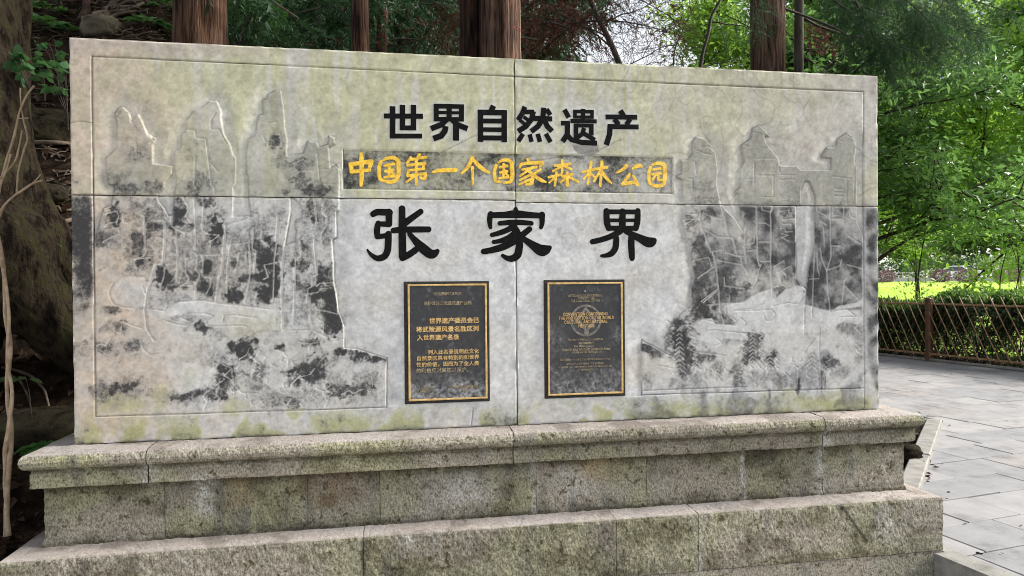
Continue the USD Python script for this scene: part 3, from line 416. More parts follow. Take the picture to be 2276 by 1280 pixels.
col = mixc(col, L(.50, .505, .52), cloud_m * low * (.22 + .26 * (uu > 3)))
# rings and tide lines left by water, mostly on the right half
fl = ndi.gaussian_filter(np.random.default_rng(90).standard_normal((NV, NU)), 15); fl /= fl.std(); fl += .12 * n5
gy, gx = np.gradient(fl); gm = np.hypot(gx, gy) + 1e-4
tide = np.zeros_like(fl)
for c, s in ((.55, 1.0), (-.7, .8), (1.5, .7), (-1.6, .6)): tide = np.maximum(tide, s * np.exp(-((fl - c) / gm / .9) ** 2))
tide *= (sm(2.0, 2.7, uu) * .9 + .12) * (upm + .4 * low * sm(.5, .2, vv)) * sm(-.8, .6, n40 + .4)
rings = np.zeros_like(fl)
for px, py, r_, s in ((1285, 905, 11, .8), (1470, 907, 13, 1), (1668, 899, 11, 1), (1700, 903, 14, .7), (1557, 865, 16, .9), (1573, 830, 9, .9), (1798, 903, 14, .9), (1885, 897, 14, .8), (1880, 824, 8, .8), (1530, 872, 15, .7), (1265, 537, 14, .6), (1290, 495, 12, .6), (1330, 588, 8, .6), (1712, 735, 7, .7), (1830, 727, 10, .6), (1935, 520, 15, .7), (1930, 475, 14, .6), (1517, 550, 10, .6), (1690, 542, 9, .7), (1672, 530, 8, .7), (1905, 595, 9, .7), (1850, 624, 8, .6)):
    c = uv((px, py)); sc = .0026 * r_; d = np.hypot((uu - c[0]) / 1.0, (vv - c[1]) / 1.15) / sc + .12 * n5
    rings = np.maximum(rings, s * np.exp(-((d - 1) / .16) ** 2) + .5 * s * np.exp(-((d - .55) / .14) ** 2))
col = mixc(col, L(.17, .165, .13), np.clip(tide * .40 + rings * .5, 0, .7))
# moss along the foot
moss = sm(.17, .06, vv + .03 * n14) * sm(-.3, .9, n14 * .7 + n5 * .5 + .25)
moss = np.maximum(moss, .8 * blobs(Z3, [(370, 650, 120, 45, .8), (640, 620, 50, 60, .7), (1120, 670, 50, 34, .8), (140, 800, 40, 60, .6), (420, 830, 70, 60, .6), (690, 800, 50, 50, .6), (1850, 790, 200, 34, .8), (1850, 780, 60, 30, .6), (820, 490, 40, 40, .3), (1230, 90, 130, 40, .25), (1320, 130, 110, 40, .4)], 81))
moss = np.maximum(moss, .85 * blobs(Z6, [(345, 1030, 50, 40), (520, 1030, 70, 30, .8), (1000, 1000, 70, 40, .7), (1200, 1010, 60, 30, .8), (1400, 960, 60, 60, .8), (1620, 1010, 60, 36), (1830, 930, 60, 40, .6), (1950, 980, 60, 40, .5), (100, 1010, 90, 40, .6)], 86))
col = mixc(col, L(.27, .275, .085), moss * .72)
col = mixc(col, L(.10, .09, .075), sm(.035, .0, vv + .012 * n5) * sm(-.2, 1.2, n5 + .6 * n14) * .85)
# pale dust in the fresh cuts, darker colour in the deep ones
col = mixc(col, L(.52, .51, .49), inc_m * (.5 + .4 * np.clip(dark * 1.5, 0, 1)) * np.clip(.85 + .3 * n5, .3, 1))
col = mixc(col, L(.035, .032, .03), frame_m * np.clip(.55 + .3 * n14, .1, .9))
crack = raster(lines([(uv([(1380, 310), (1330, 335), (1180, 360)]), .004), (uv([(1060, 300), (960, 350), (880, 362)]), .004), (uv([(155, 275), (175, 270), (205, 273)]), .004), (uv([(845, 345), (900, 360)]), .004), (uv([(1052, 905), (1048, 945)]), .004)]), .4)
col = mixc(col, L(.09, .085, .08), crack * .8); depth += .003 * crack
patch = raster(fill([uv([(1272, 321), (1288, 322), (1328, 320), (1331, 338), (1318, 346), (1285, 343), (1275, 333)])]), .4)
col = mixc(col, L(.22, .21, .205), patch * .9); depth += .002 * patch
col *= grain[..., None] * (1 + .05 * n5[..., None])
dark = np.clip(dark * (1 - .75 * inc_m), 0, 1)
right_part = sm(2.6, 3.1, uu) * low; col = mixc(col, L(.17, .17, .175), dark * .55 * (1 - right_part)); col = mixc(col, L(.075, .075, .08), dark * .95 * right_part * (1 + .12 * n2 + .12 * n5)); dark = dark * (1 - .22 * right_part); rim = np.clip(sky_m - ndi.grey_erosion(sky_m, 3), 0, 1) * inside * near; col = mixc(col, L(.10, .095, .09), ndi.gaussian_filter(rim, .5) * np.clip(.7 + .3 * n14, 0, .95))  # rim: dark line that paints edge shade along the carved peaks
FACE_COL, FACE_DEPTH = np.clip(col, .01, .72), depth
# ------------------------------------------------------------------ lettering traced as strokes
H1, GZ, BZ = zm(820, 200, 3.5563), zm(740, 320, 2.918), zm(790, 440, 3.2986)
def stroke_shape(zf, strokes, square=False, dflt=40, grow=0.0):
    shapes = []
    for s in strokes:
        pts = np.array([(p[0], p[1], p[2] if len(p) > 2 else dflt) for p in s], float)
        c = uv(pts, zf); e = uv(pts[:, :2] + L(0, 10), zf); k = np.linalg.norm(e - c, axis=1) / 10
        rad = pts[:, 2] * k / 2 + grow
        if square:
            shapes.append(LineString(c).buffer(float(rad.mean()), cap_style='flat', join_style='mitre', mitre_limit=2))
        else:
            if len(c) > 2:
                q = curve(np.column_stack([c, np.zeros(len(c)), rad]), 6 * len(c)); c, rad = q[:, :2], q[:, 3]
            for i in range(len(c) - 1):
                shapes.append(union_all([Point(c[i]).buffer(rad[i], quad_segs=6), Point(c[i + 1]).buffer(rad[i + 1], quad_segs=6)]).convex_hull)
    return union_all(shapes)
def geoms(s): return [q for q in getattr(s, 'geoms', [s]) if q.geom_type == 'Polygon' and q.area > 1e-9]
def slab_text(shape, depth, y, bevel=0.0):
    """Upright lettering: shape in (u, v), its face at y - depth."""
    ms = []
    lay = [(shape, 0, depth)] if not bevel else [(shape, 0, depth * .45), (shape.buffer(-bevel), depth * .45, depth * .8), (shape.buffer(-2 * bevel), depth * .8, depth)]
    for s, a, b in lay:
        for q in geoms(s.simplify(.0003)):
            e = trimesh.creation.extrude_polygon(q, b - a, engine='earcut'); v = np.array(e.vertices)
            ms.append((np.column_stack([v[:, 0], y - a - v[:, 2], v[:, 1]]), np.array(e.faces)))
    return cat(ms)
HEAD = [
    [[(118, 205, 40), (427, 208, 40)], [(187, 128, 44), (187, 380, 44)], [(165, 364, 38), (420, 364, 38)], [(265, 118, 42), (265, 316, 42)], [(352, 118, 42), (352, 318, 42)], [(245, 298, 38), (374, 300, 38)]],
    [[(532, 110, 40), (532, 245, 40)], [(731, 114, 40), (731, 248, 40)], [(512, 127, 36), (751, 131, 36)], [(532, 178, 24), (735, 180, 24)], [(512, 230, 34), (750, 232, 34)], [(634, 110, 42), (634, 245, 42)],
     [(615, 232, 44), (575, 272, 44), (490, 306, 44)], [(655, 232, 44), (700, 275, 44), (780, 306, 44)], [(607, 285, 46), (600, 325, 46), (572, 362, 46), (508, 384, 46)], [(688, 268, 48), (688, 400, 48)]],
    [[(985, 124, 44), (962, 175, 44)], [(881, 158, 44), (881, 410, 44)], [(1069, 160, 44), (1069, 412, 44)], [(860, 176, 42), (1090, 180, 42)], [(881, 244, 38), (1069, 246, 38)], [(881, 312, 36), (1069, 314, 36)], [(881, 378, 40), (1069, 380, 40)]],
    [[(1233, 132, 40), (1212, 185, 40), (1178, 238, 40)], [(1222, 172, 36), (1306, 174, 36)], [(1300, 168, 42), (1286, 230, 42), (1240, 288, 42), (1178, 326, 42)], [(1222, 212, 28), (1262, 240, 28)], [(1192, 238, 28), (1238, 276, 28)], [(1305, 224, 40), (1448, 228, 40)],
     [(1382, 140, 42), (1374, 225, 42), (1336, 288, 42), (1282, 328, 42)], [(1384, 232, 42), (1408, 285, 42), (1448, 326, 42)], [(1404, 152, 38), (1434, 198, 38)], [(1218, 346, 38), (1180, 406, 38)], [(1270, 350, 36), (1286, 410, 36)], [(1334, 346, 38), (1352, 410, 38)], [(1398, 345, 38), (1436, 412, 38)]],
    [[(1545, 155, 40), (1580, 218, 40)], [(1518, 262, 36), (1588, 262, 36)], [(1568, 250, 42), (1568, 350, 42), (1530, 408, 42)], [(1562, 350, 40), (1600, 392, 40), (1680, 414, 40), (1802, 420, 40)], [(1614, 170, 28), (1776, 172, 28)], [(1628, 160, 30), (1628, 226, 30)], [(1763, 160, 30), (1763, 226, 30)],
     [(1614, 213, 26), (1776, 215, 26)], [(1692, 150, 36), (1692, 245, 36)], [(1592, 245, 32), (1800, 247, 32)], [(1636, 265, 38), (1636, 370, 38)], [(1620, 280, 30), (1776, 282, 30)], [(1758, 268, 38), (1758, 358, 38)], [(1700, 300, 36), (1688, 345, 36), (1628, 390, 36)], [(1702, 345, 36), (1786, 396, 36)]],
    [[(1986, 162, 44), (2012, 204, 44)], [(1870, 212, 38), (2120, 216, 38)], [(1938, 230, 40), (1976, 274, 40)], [(2066, 230, 38), (2034, 274, 38)], [(1888, 288, 38), (2132, 292, 38)], [(1906, 275, 44), (1902, 350, 44), (1876, 434, 44)]]]
BIG = [
    [[(130, 118, 48), (165, 104, 50), (250, 106, 50)], [(246, 105, 54), (246, 190, 52)], [(248, 192, 46), (168, 190, 42)], [(168, 185, 44), (158, 240, 48), (160, 282, 44)], [(160, 284, 42), (245, 274, 44)], [(242, 265, 52), (238, 370, 54), (212, 428, 52), (165, 442, 46), (118, 418, 34), (88, 380, 18)],
     [(342, 78, 52), (342, 200, 56), (346, 430, 60)], [(345, 440, 50), (400, 410, 52), (468, 358, 40)], [(478, 100, 46), (365, 182, 54)], [(280, 238, 46), (350, 232, 50), (535, 230, 48)], [(398, 265, 40), (450, 325, 56), (515, 385, 76), (560, 412, 70), (602, 388, 34)]],
    [[(1175, 82, 34), (1175, 118, 60)], [(988, 125, 46), (1080, 124, 48), (1175, 118, 62), (1280, 124, 48), (1366, 130, 46)], [(992, 118, 48), (984, 170, 42), (990, 215, 32)], [(1368, 122, 48), (1368, 175, 42), (1360, 215, 32)], [(1058, 186, 38), (1180, 178, 42), (1290, 186, 38)],
     [(1165, 205, 46), (1100, 240, 44), (1002, 270, 36)], [(1175, 250, 50), (1120, 292, 44), (1014, 322, 34)], [(1190, 300, 54), (1080, 358, 54), (940, 392, 42)], [(1150, 205, 56), (1192, 275, 60), (1202, 350, 58), (1190, 415, 60), (1140, 445, 48), (1080, 422, 28)], [(1276, 228, 46), (1200, 290, 50)], [(1215, 285, 40), (1300, 345, 62), (1372, 385, 84), (1426, 362, 30)]],
    [[(1840, 95, 46), (1842, 160, 50), (1856, 222, 46)], [(2070, 95, 46), (2068, 160, 50), (2056, 222, 46)], [(1840, 100, 38), (2070, 102, 38)], [(1850, 163, 28), (2060, 163, 28)], [(1856, 222, 40), (2056, 222, 40)], [(1958, 100, 52), (1958, 230, 54)],
     [(1940, 245, 48), (1850, 290, 46), (1738, 320, 40)], [(1985, 245, 44), (2080, 292, 58), (2160, 325, 78), (2190, 312, 44)], [(1912, 295, 48), (1908, 355, 52), (1872, 410, 46), (1805, 424, 24)], [(2022, 295, 50), (2024, 370, 52), (2028, 440, 44)]]]
GOLD = [
    [[(114, 130, 22), (122, 180, 22)], [(116, 132, 22), (180, 122, 24), (250, 112, 26)], [(248, 112, 26), (234, 165, 20)], [(126, 178, 20), (236, 168, 20)], [(182, 66, 20), (186, 150, 26), (182, 268, 16)]],
    [[(312, 112, 18), (298, 160, 22), (304, 222, 22), (338, 240, 16)], [(330, 102, 16), (388, 88, 22), (424, 112, 24), (426, 180, 24), (414, 228, 22), (372, 246, 22), (330, 236, 14)], [(335, 140, 16), (394, 128, 18)], [(340, 176, 16), (390, 168, 18)], [(334, 215, 16), (400, 207, 18)], [(365, 132, 18), (365, 210, 18)], [(384, 184, 14), (396, 196, 18)]],
    [[(505, 86, 16), (480, 122, 14)], [(492, 102, 14), (536, 95, 16)], [(560, 68, 20), (540, 108, 14)], [(550, 90, 14), (602, 84, 16)], [(485, 138, 16), (595, 124, 20)], [(590, 128, 18), (584, 160, 14)], [(490, 170, 14), (588, 160, 16)], [(490, 172, 16), (482, 204, 14)], [(484, 206, 16), (600, 190, 18)], [(600, 192, 20), (590, 225, 18), (566, 216, 12)], [(540, 112, 18), (540, 262, 15)], [(530, 206, 16), (476, 246, 12)]],
    [[(648, 182, 10), (700, 170, 22), (796, 168, 26)]],
    [[(905, 86, 22), (880, 140, 22), (834, 190, 10)], [(912, 100, 16), (952, 145, 26), (1014, 185, 12)], [(905, 152, 20), (908, 262, 10)]],
    [[(1060, 136, 18), (1048, 185, 20), (1055, 235, 20), (1085, 245, 14)], [(1076, 118, 14), (1130, 102, 22), (1160, 126, 24), (1163, 200, 24), (1150, 244, 20), (1110, 250, 16)], [(1084, 150, 15), (1130, 141, 17)], [(1108, 130, 16), (1108, 215, 16)], [(1086, 183, 14), (1130, 176, 16)], [(1080, 222, 14), (1136, 214, 16)], [(1124, 192, 12), (1136, 204, 15)]],
    [[(1264, 98, 16), (1276, 124, 18)], [(1212, 152, 12), (1224, 130, 18), (1290, 122, 20), (1360, 120, 22), (1342, 146, 12)], [(1230, 165, 14), (1320, 148, 16)], [(1288, 156, 16), (1214, 206, 12)], [(1270, 175, 16), (1297, 206, 22), (1290, 250, 22), (1256, 262, 14)], [(1275, 202, 16), (1214, 233, 12)], [(1285, 228, 16), (1208, 262, 12)], [(1346, 165, 16), (1300, 196, 14)], [(1305, 200, 16), (1345, 230, 22), (1382, 246, 10)]],
    [[(1440, 140, 14), (1540, 128, 18)], [(1488, 106, 16), (1488, 184, 14)], [(1486, 142, 14), (1428, 176, 12)], [(1496, 140, 14), (1546, 162, 16)], [(1400, 215, 14), (1480, 198, 16)], [(1450, 185, 15), (1440, 268, 14)], [(1446, 210, 13), (1404, 250, 10)], [(1490, 210, 14), (1552, 195, 16)], [(1520, 186, 16), (1522, 270, 18)], [(1515, 215, 13), (1478, 246, 12)], [(1526, 210, 14), (1592, 245, 14)]],
    [[(1618, 181, 15), (1690, 165, 18)], [(1676, 118, 18), (1655, 258, 16)], [(1662, 185, 15), (1628, 226, 12)], [(1670, 190, 14), (1696, 212, 14)], [(1690, 165, 15), (1776, 150, 20)], [(1746, 118, 20), (1735, 270, 16)], [(1736, 170, 17), (1694, 241, 13)], [(1745, 175, 16), (1775, 220, 20), (1808, 252, 10)]],
    [[(1906, 140, 24), (1880, 165, 20), (1838, 186, 8)], [(1944, 161, 10), (1990, 140, 26), (2006, 145, 14)], [(1926, 195, 18), (1905, 225, 20), (1880, 258, 18)], [(1880, 260, 20), (1964, 246, 22)], [(1950, 208, 16), (1977, 262, 22)]],
    [[(2062, 150, 17), (2050, 200, 22), (2060, 256, 20)], [(2075, 135, 15), (2110, 124, 22), (2150, 136, 24), (2156, 200, 24), (2145, 260, 22), (2105, 272, 22), (2064, 260, 16)], [(2080, 165, 14), (2126, 158, 16)], [(2074, 196, 14), (2130, 188, 16)], [(2096, 198, 14), (2075, 232, 12)], [(2110, 195, 14), (2115, 234, 16), (2140, 230, 12)]]]
head_shapes = [stroke_shape(H1, c, square=True) for c in HEAD]
big_shapes = [stroke_shape(BZ, c) for c in BIG]
gold_shapes = [stroke_shape(GZ, c, grow=.0026) for c in GOLD]
# the stone is rubbed pale round the painted characters
halo = raster(fill([np.array(q.exterior.coords) for s in head_shapes + big_shapes for q in geoms(s.buffer(.008))]), 1.6)
FACE_COL = mixc(FACE_COL, L(.52, .52, .51), halo * .75)
def glyphs(text, u0, v0, width, height, slant=0.0, bold=0, cjk=True):
    """Outline of one line of print: (u, v) shape that spans width, its middle line at v0."""
    pat = '/opt/blender-*/*/datafiles/fonts/' + ('*CJK*' if cjk else 'Inter*')
    font = ImageFont.truetype(glob.glob(pat)[0], 72)
    x0, y0, x1, y1 = font.getbbox(text, anchor='ls', stroke_width=bold)
    im = Image.new('L', (x1 - x0 + 8, y1 - y0 + 8)); ImageDraw.Draw(im).text((4 - x0, 4 - y0), text, 255, font, anchor='ls', stroke_width=bold)
    on = np.pad(np.asarray(im) > 120, ((0, 0), (1, 1))).astype(np.int8)
    rows, st = np.nonzero(np.diff(on, axis=1) == 1); en = np.nonzero(np.diff(on, axis=1) == -1)[1]
    s = union_all(sbox(st, -rows - 1, en, -rows)).buffer(.6).buffer(-.6).simplify(.8)
    from shapely import affinity
    kx, ky = width / (x1 - x0), height / (y1 - y0)
    return affinity.affine_transform(s, [kx, slant * ky, 0, ky, u0 - 4 * kx, v0 + ky * (y1 - y0 + 8) / 2])
# ------------------------------------------------------------------ the monument: slabs, lettering, plaques, plinth
Z_PAVE = -0.80; Z_FRONT = -0.96; Z_SOIL = -0.52
mon = thing('stone_monument', 'long grey carved stone wall with black and gold Chinese characters on a stepped mossy plinth', 'monument')
def grid_normals(P):
    a = np.gradient(P, axis=1); b = np.gradient(P, axis=0); n = np.cross(a, b); return n / (np.linalg.norm(n, axis=2, keepdims=True) + 1e-12)
def slab(u0, u1, v0, v1, label):
    g_ = .0024
    iu = np.where((uu[0] > u0 + g_) & (uu[0] < u1 - g_))[0]; iv = np.where((vv[:, 0] > v0 + g_) & (vv[:, 0] < v1 - g_))[0]
    us = uu[0][iu].copy(); vs = vv[:, 0][iv].copy(); us[0], us[-1] = u0 + g_, u1 - g_; vs[0], vs[-1] = v0 + g_, v1 - g_
    dep = FACE_DEPTH[np.ix_(iv, iu)].copy(); colr = FACE_COL[np.ix_(iv, iu)]
    e = np.minimum(np.minimum.outer(vs - vs[0], us * 0 + 9), 9)
    de = np.minimum(np.minimum(np.add.outer(vs - v0, us * 0), np.add.outer(v1 - vs, us * 0)), np.minimum(np.add.outer(vs * 0, us - u0), np.add.outer(vs * 0, u1 - us)))
    dep += .0035 * (1 - sm(0, .007, de)) * (1 + .8 * field_edge(len(vs), len(us)))
    P = np.zeros((len(vs), len(us), 3)); P[..., 0] = us[None]; P[..., 1] = dep; P[..., 2] = vs[:, None]
    N = grid_normals(P); nv_, nu_ = len(vs), len(us)
    V = [P.reshape(-1, 3)]; Nn = [N.reshape(-1, 3)]; F = [quadgrid(nv_, nu_, flip=True)]; Cc = [colr.reshape(-1, 3)]; Dk = [dark[np.ix_(iv, iu)].ravel()]; n = nv_ * nu_
    for edge, nor, c in ((P[0], (0, 0, -1), colr[0]), (P[-1], (0, 0, 1), colr[-1]), (P[:, 0], (-1, 0, 0), colr[:, 0]), (P[:, -1], (1, 0, 0), colr[:, -1])):
        back = edge.copy(); back[:, 1] = D; q = np.vstack([edge, back]); k = len(edge); i = np.arange(k - 1)
        f = np.vstack([np.stack([i, i + 1, i + 1 + k], 1), np.stack([i, i + 1 + k, i + k], 1)])
        fn = np.cross(q[f[0, 1]] - q[f[0, 0]], q[f[0, 2]] - q[f[0, 0]])
        if fn @ np.array(nor) < 0: f = f[:, ::-1]
        V.append(q); F.append(f + n); Nn.append(np.tile(nor, (len(q), 1))); Cc.append(np.vstack([c, c])); Dk.append(np.zeros(len(q))); n += len(q)
    q = np.array([[u0 + g_, D, v0 + g_], [u1 - g_, D, v0 + g_], [u1 - g_, D, v1 - g_], [u0 + g_, D, v1 - g_]])
    V.append(q); F.append(np.array([[0, 2, 1], [0, 3, 2]]) + n); Nn.append(np.tile((0, 1, 0), (4, 1))); Cc.append(np.tile(L(.3, .3, .26), (4, 1))); Dk.append(np.zeros(4))
    F = np.vstack(F); V = np.vstack(V)
    f0 = np.cross(V[F[0, 1]] - V[F[0, 0]], V[F[0, 2]] - V[F[0, 0]])
    Nn = np.vstack(Nn); Nn[:nv_ * nu_] *= -1 if Nn[0, 1] > 0 else 1
    if f0[1] > 0: F[:2 * (nv_ - 1) * (nu_ - 1)] = F[:2 * (nv_ - 1) * (nu_ - 1)][:, ::-1]
    put('stone_slab', (V, F), 'carved_stone', mon, attr=np.vstack(Cc), attr2=np.repeat(np.concatenate(Dk)[:, None], 3, 1), normals=Nn, label=label)
erng = np.random.default_rng(3)
def field_edge(n, m): return ndi.gaussian_filter(erng.standard_normal((n, m)), 4) * 10
slab(0, VJ, HJL, H, 'upper left slab with carved peaks'); slab(VJ, W, HJR, H, 'upper right slab with carved peaks')
slab(0, VJ, 0, HJL, 'lower left slab with dark lichen blotches'); slab(VJ, W, 0, HJR, 'lower right slab with dark peaks and carved fir trees')
put('mortar_core', boxm((.01, .03, .002), (W - .01, D - .02, H - .012)), 'mortar', mon)
for s in head_shapes: put('black_character', slab_text(s, .0042, .0022), 'black_paint', mon)
for s in big_shapes: put('large_black_character', slab_text(s, .0044, .0022, .0012), 'black_paint', mon)
for s in gold_shapes: put('gold_character', slab_text(s, .0048, .0085, .0016), 'gold_paint', mon)

def plaque(q, zf, lines_, emblem, label):
    """q: corners in (u, v), top left first, clockwise."""
    q = np.array(q); u0, u1 = q[[0, 3], 0].mean(), q[[1, 2], 0].mean(); v1, v0 = q[[0, 1], 1].mean(), q[[2, 3], 1].mean()
    w_, h_ = u1 - u0, v1 - v0; yf = -0.004
    p = put('plaque', rbox((u0, yf, v0), (u1, .03, v1), .003), 'black_edge', mon, label=label)
    n, m = int(h_ / .004), int(w_ / .004); a, b = u0 + .030, u1 - .024; c, d = v0 + .026, v1 - .024
    U, V = np.meshgrid(np.linspace(a, b, m), np.linspace(c, d, n)); r_ = np.random.default_rng(int(u0 * 1000))
    f1 = ndi.gaussian_filter(r_.standard_normal((n, m)), 7); f1 /= f1.std(); f2 = ndi.gaussian_filter(r_.standard_normal((n, m)), 2); f2 /= f2.std()
    t = (V - c) / (d - c)
    lime = np.clip(sm(.30, .02, t + .05 * f1) * (.75 + .25 * f2) + sm(.9, 2.2, f1 + .5 * f2) * .16 + .03 + .02 * f2, 0, 1)
    if emblem: lime = np.clip(lime * .8 + .25 * sm(.25, .5, t) * sm(.75, .5, t) * (.5 + .3 * f1), 0, 1)
    f3 = ndi.gaussian_filter(r_.standard_normal((n, m)), 1); f3 /= f3.std(); cc = mixc(np.zeros((n, m, 3)) + L(.020, .021, .025), L(.34, .34, .36), lime * np.clip(.42 + .2 * f3, 0, 1))
    P = np.stack([U, np.full_like(U, yf - .0015), V], -1)
    put('plaque_face', (P.reshape(-1, 3), quadgrid(n, m, flip=False)), 'plaque_stone', p, attr=cc.reshape(-1, 3))
    t_ = .0095
    for lo, hi in (((a - t_, c), (a, d)), ((b, c), (b + t_, d)), ((a - t_, d), (b + t_, d + t_)), ((a - t_, c - t_), (b + t_, c))):
        put('gold_border', rbox((lo[0], yf - .005, lo[1]), (hi[0], yf + .001, hi[1]), .0015), 'faded_gold', p)
    k = .004
    if emblem:
        ctr = uv((470, 450), zf); R_ = abs(uv((620, 450), zf)[0] - ctr[0]); ring = Point(ctr).buffer(R_, quad_segs=24).difference(Point(ctr).buffer(R_ * .87, quad_segs=24))
        s = R_ * .80; dia = LineString([(ctr[0] - .03 * R_, ctr[1] - R_), (ctr[0] - .03 * R_, ctr[1] - .55 * R_), (ctr[0] - s * .75, ctr[1]), (ctr[0], ctr[1] + s * .95), (ctr[0] + s * .75, ctr[1]), (ctr[0] + .12 * R_, ctr[1] - .55 * R_), (ctr[0] + .12 * R_, ctr[1] - R_)]).buffer(R_ * .075, cap_style='flat', join_style='mitre')
        put('emblem', slab_text(union_all([ring, dia]), .0008, yf - .0015), 'emblem_stone', p)
        e = uv((463, 163), zf); put('emblem', slab_text(Point(e).buffer(.005), .001, yf - .0015), 'worn_gold', p)
    for txt, x0, x1, y, hz, mat_, sl, bold in lines_:
        A, B = uv((x0, y), zf), uv((x1, y), zf); hh = abs(uv((x0, y - hz), zf)[1] - A[1])
        sh = glyphs(txt, A[0], (A[1] + B[1]) / 2, B[0] - A[0], hh, sl, bold, cjk=ord(txt[0]) > 255)
        put('text_line', slab_text(sh, .0010, yf - .0017), mat_, p)
P1, P2 = zm(880, 610, 4.265), zm(1195, 610, 4.414)
plaque(plq[0], P1, [('联合国教科文组织', 362, 622, 181, 33, 'worn_gold', 0, 1), ('保护世界文化自然遗产公约', 262, 715, 270, 40, 'worn_gold', 0, 1), ('世界遗产委员会已', 312, 790, 435, 56, 'faded_gold', 0, 2), ('将武陵源风景名胜区列', 187, 788, 515, 56, 'faded_gold', 0, 2), ('入世界遗产名录', 197, 600, 595, 54, 'faded_gold', 0, 2),
    ('列入此名录说明此文化', 300, 788, 729, 46, 'faded_gold', 0, 1), ('自然景区具有特别的和世界', 192, 790, 787, 46, 'faded_gold', 0, 1), ('性的价值，因而为了全人类', 192, 788, 846, 46, 'faded_gold', 0, 1), ('的利益应对其加以保护。', 192, 715, 904, 46, 'worn_gold', 0, 1),
    ('联合国教科文组织总干事', 512, 782, 1062, 32, 'worn_gold', 0, 1), ('签字', 615, 685, 1094, 30, 'worn_gold', 0, 0), ('入选世界遗产', 210, 362, 1070, 30, 'worn_gold', 0, 0), ('武陵源风景名胜区', 205, 366, 1102, 28, 'worn_gold', 0, 0)], False, 'left plaque with Chinese lettering')
plaque(plq[1], P2, [('UNITED NATIONS EDUCATIONAL', 292, 630, 207, 24, 'worn_gold', 0, 1), ('SCIENTIFIC AND', 390, 555, 232, 24, 'worn_gold', 0, 1), ('CULTURAL ORGANIZATION', 328, 608, 258, 24, 'worn_gold', 0, 1), ('CONVENTION CONCERNING', 248, 688, 387, 32, 'faded_gold', 0, 1), ('THE PROTECTION OF THE WORLD', 203, 748, 425, 32, 'faded_gold', 0, 1),
    ('CULTURAL AND NATURAL', 258, 683, 463, 32, 'faded_gold', 0, 1), ('HERITAGE', 395, 555, 502, 32, 'faded_gold', 0, 1), ('The World Heritage Committee', 292, 640, 638, 28, 'worn_gold', .25, 1), ('has inscribed', 400, 548, 669, 26, 'worn_gold', .25, 1), ('the Wulingyuan', 360, 548, 702, 28, 'worn_gold', .25, 1),
    ('Scenic and Historic Interest Area', 238, 715, 732, 28, 'worn_gold', .25, 1), ('on the World Heritage List', 335, 640, 761, 28, 'worn_gold', .25, 1), ('Inscription on this List confirms the exceptional', 220, 715, 832, 26, 'worn_gold', .25, 1), ('and universal value of a cultural', 280, 650, 870, 24, 'worn_gold', .25, 0),
    ('or natural site which requires protection for the benefit', 205, 730, 903, 26, 'worn_gold', .25, 1), ('of all humanity', 395, 560, 932, 26, 'worn_gold', .25, 1)], True, 'right plaque with English lettering and round emblem')

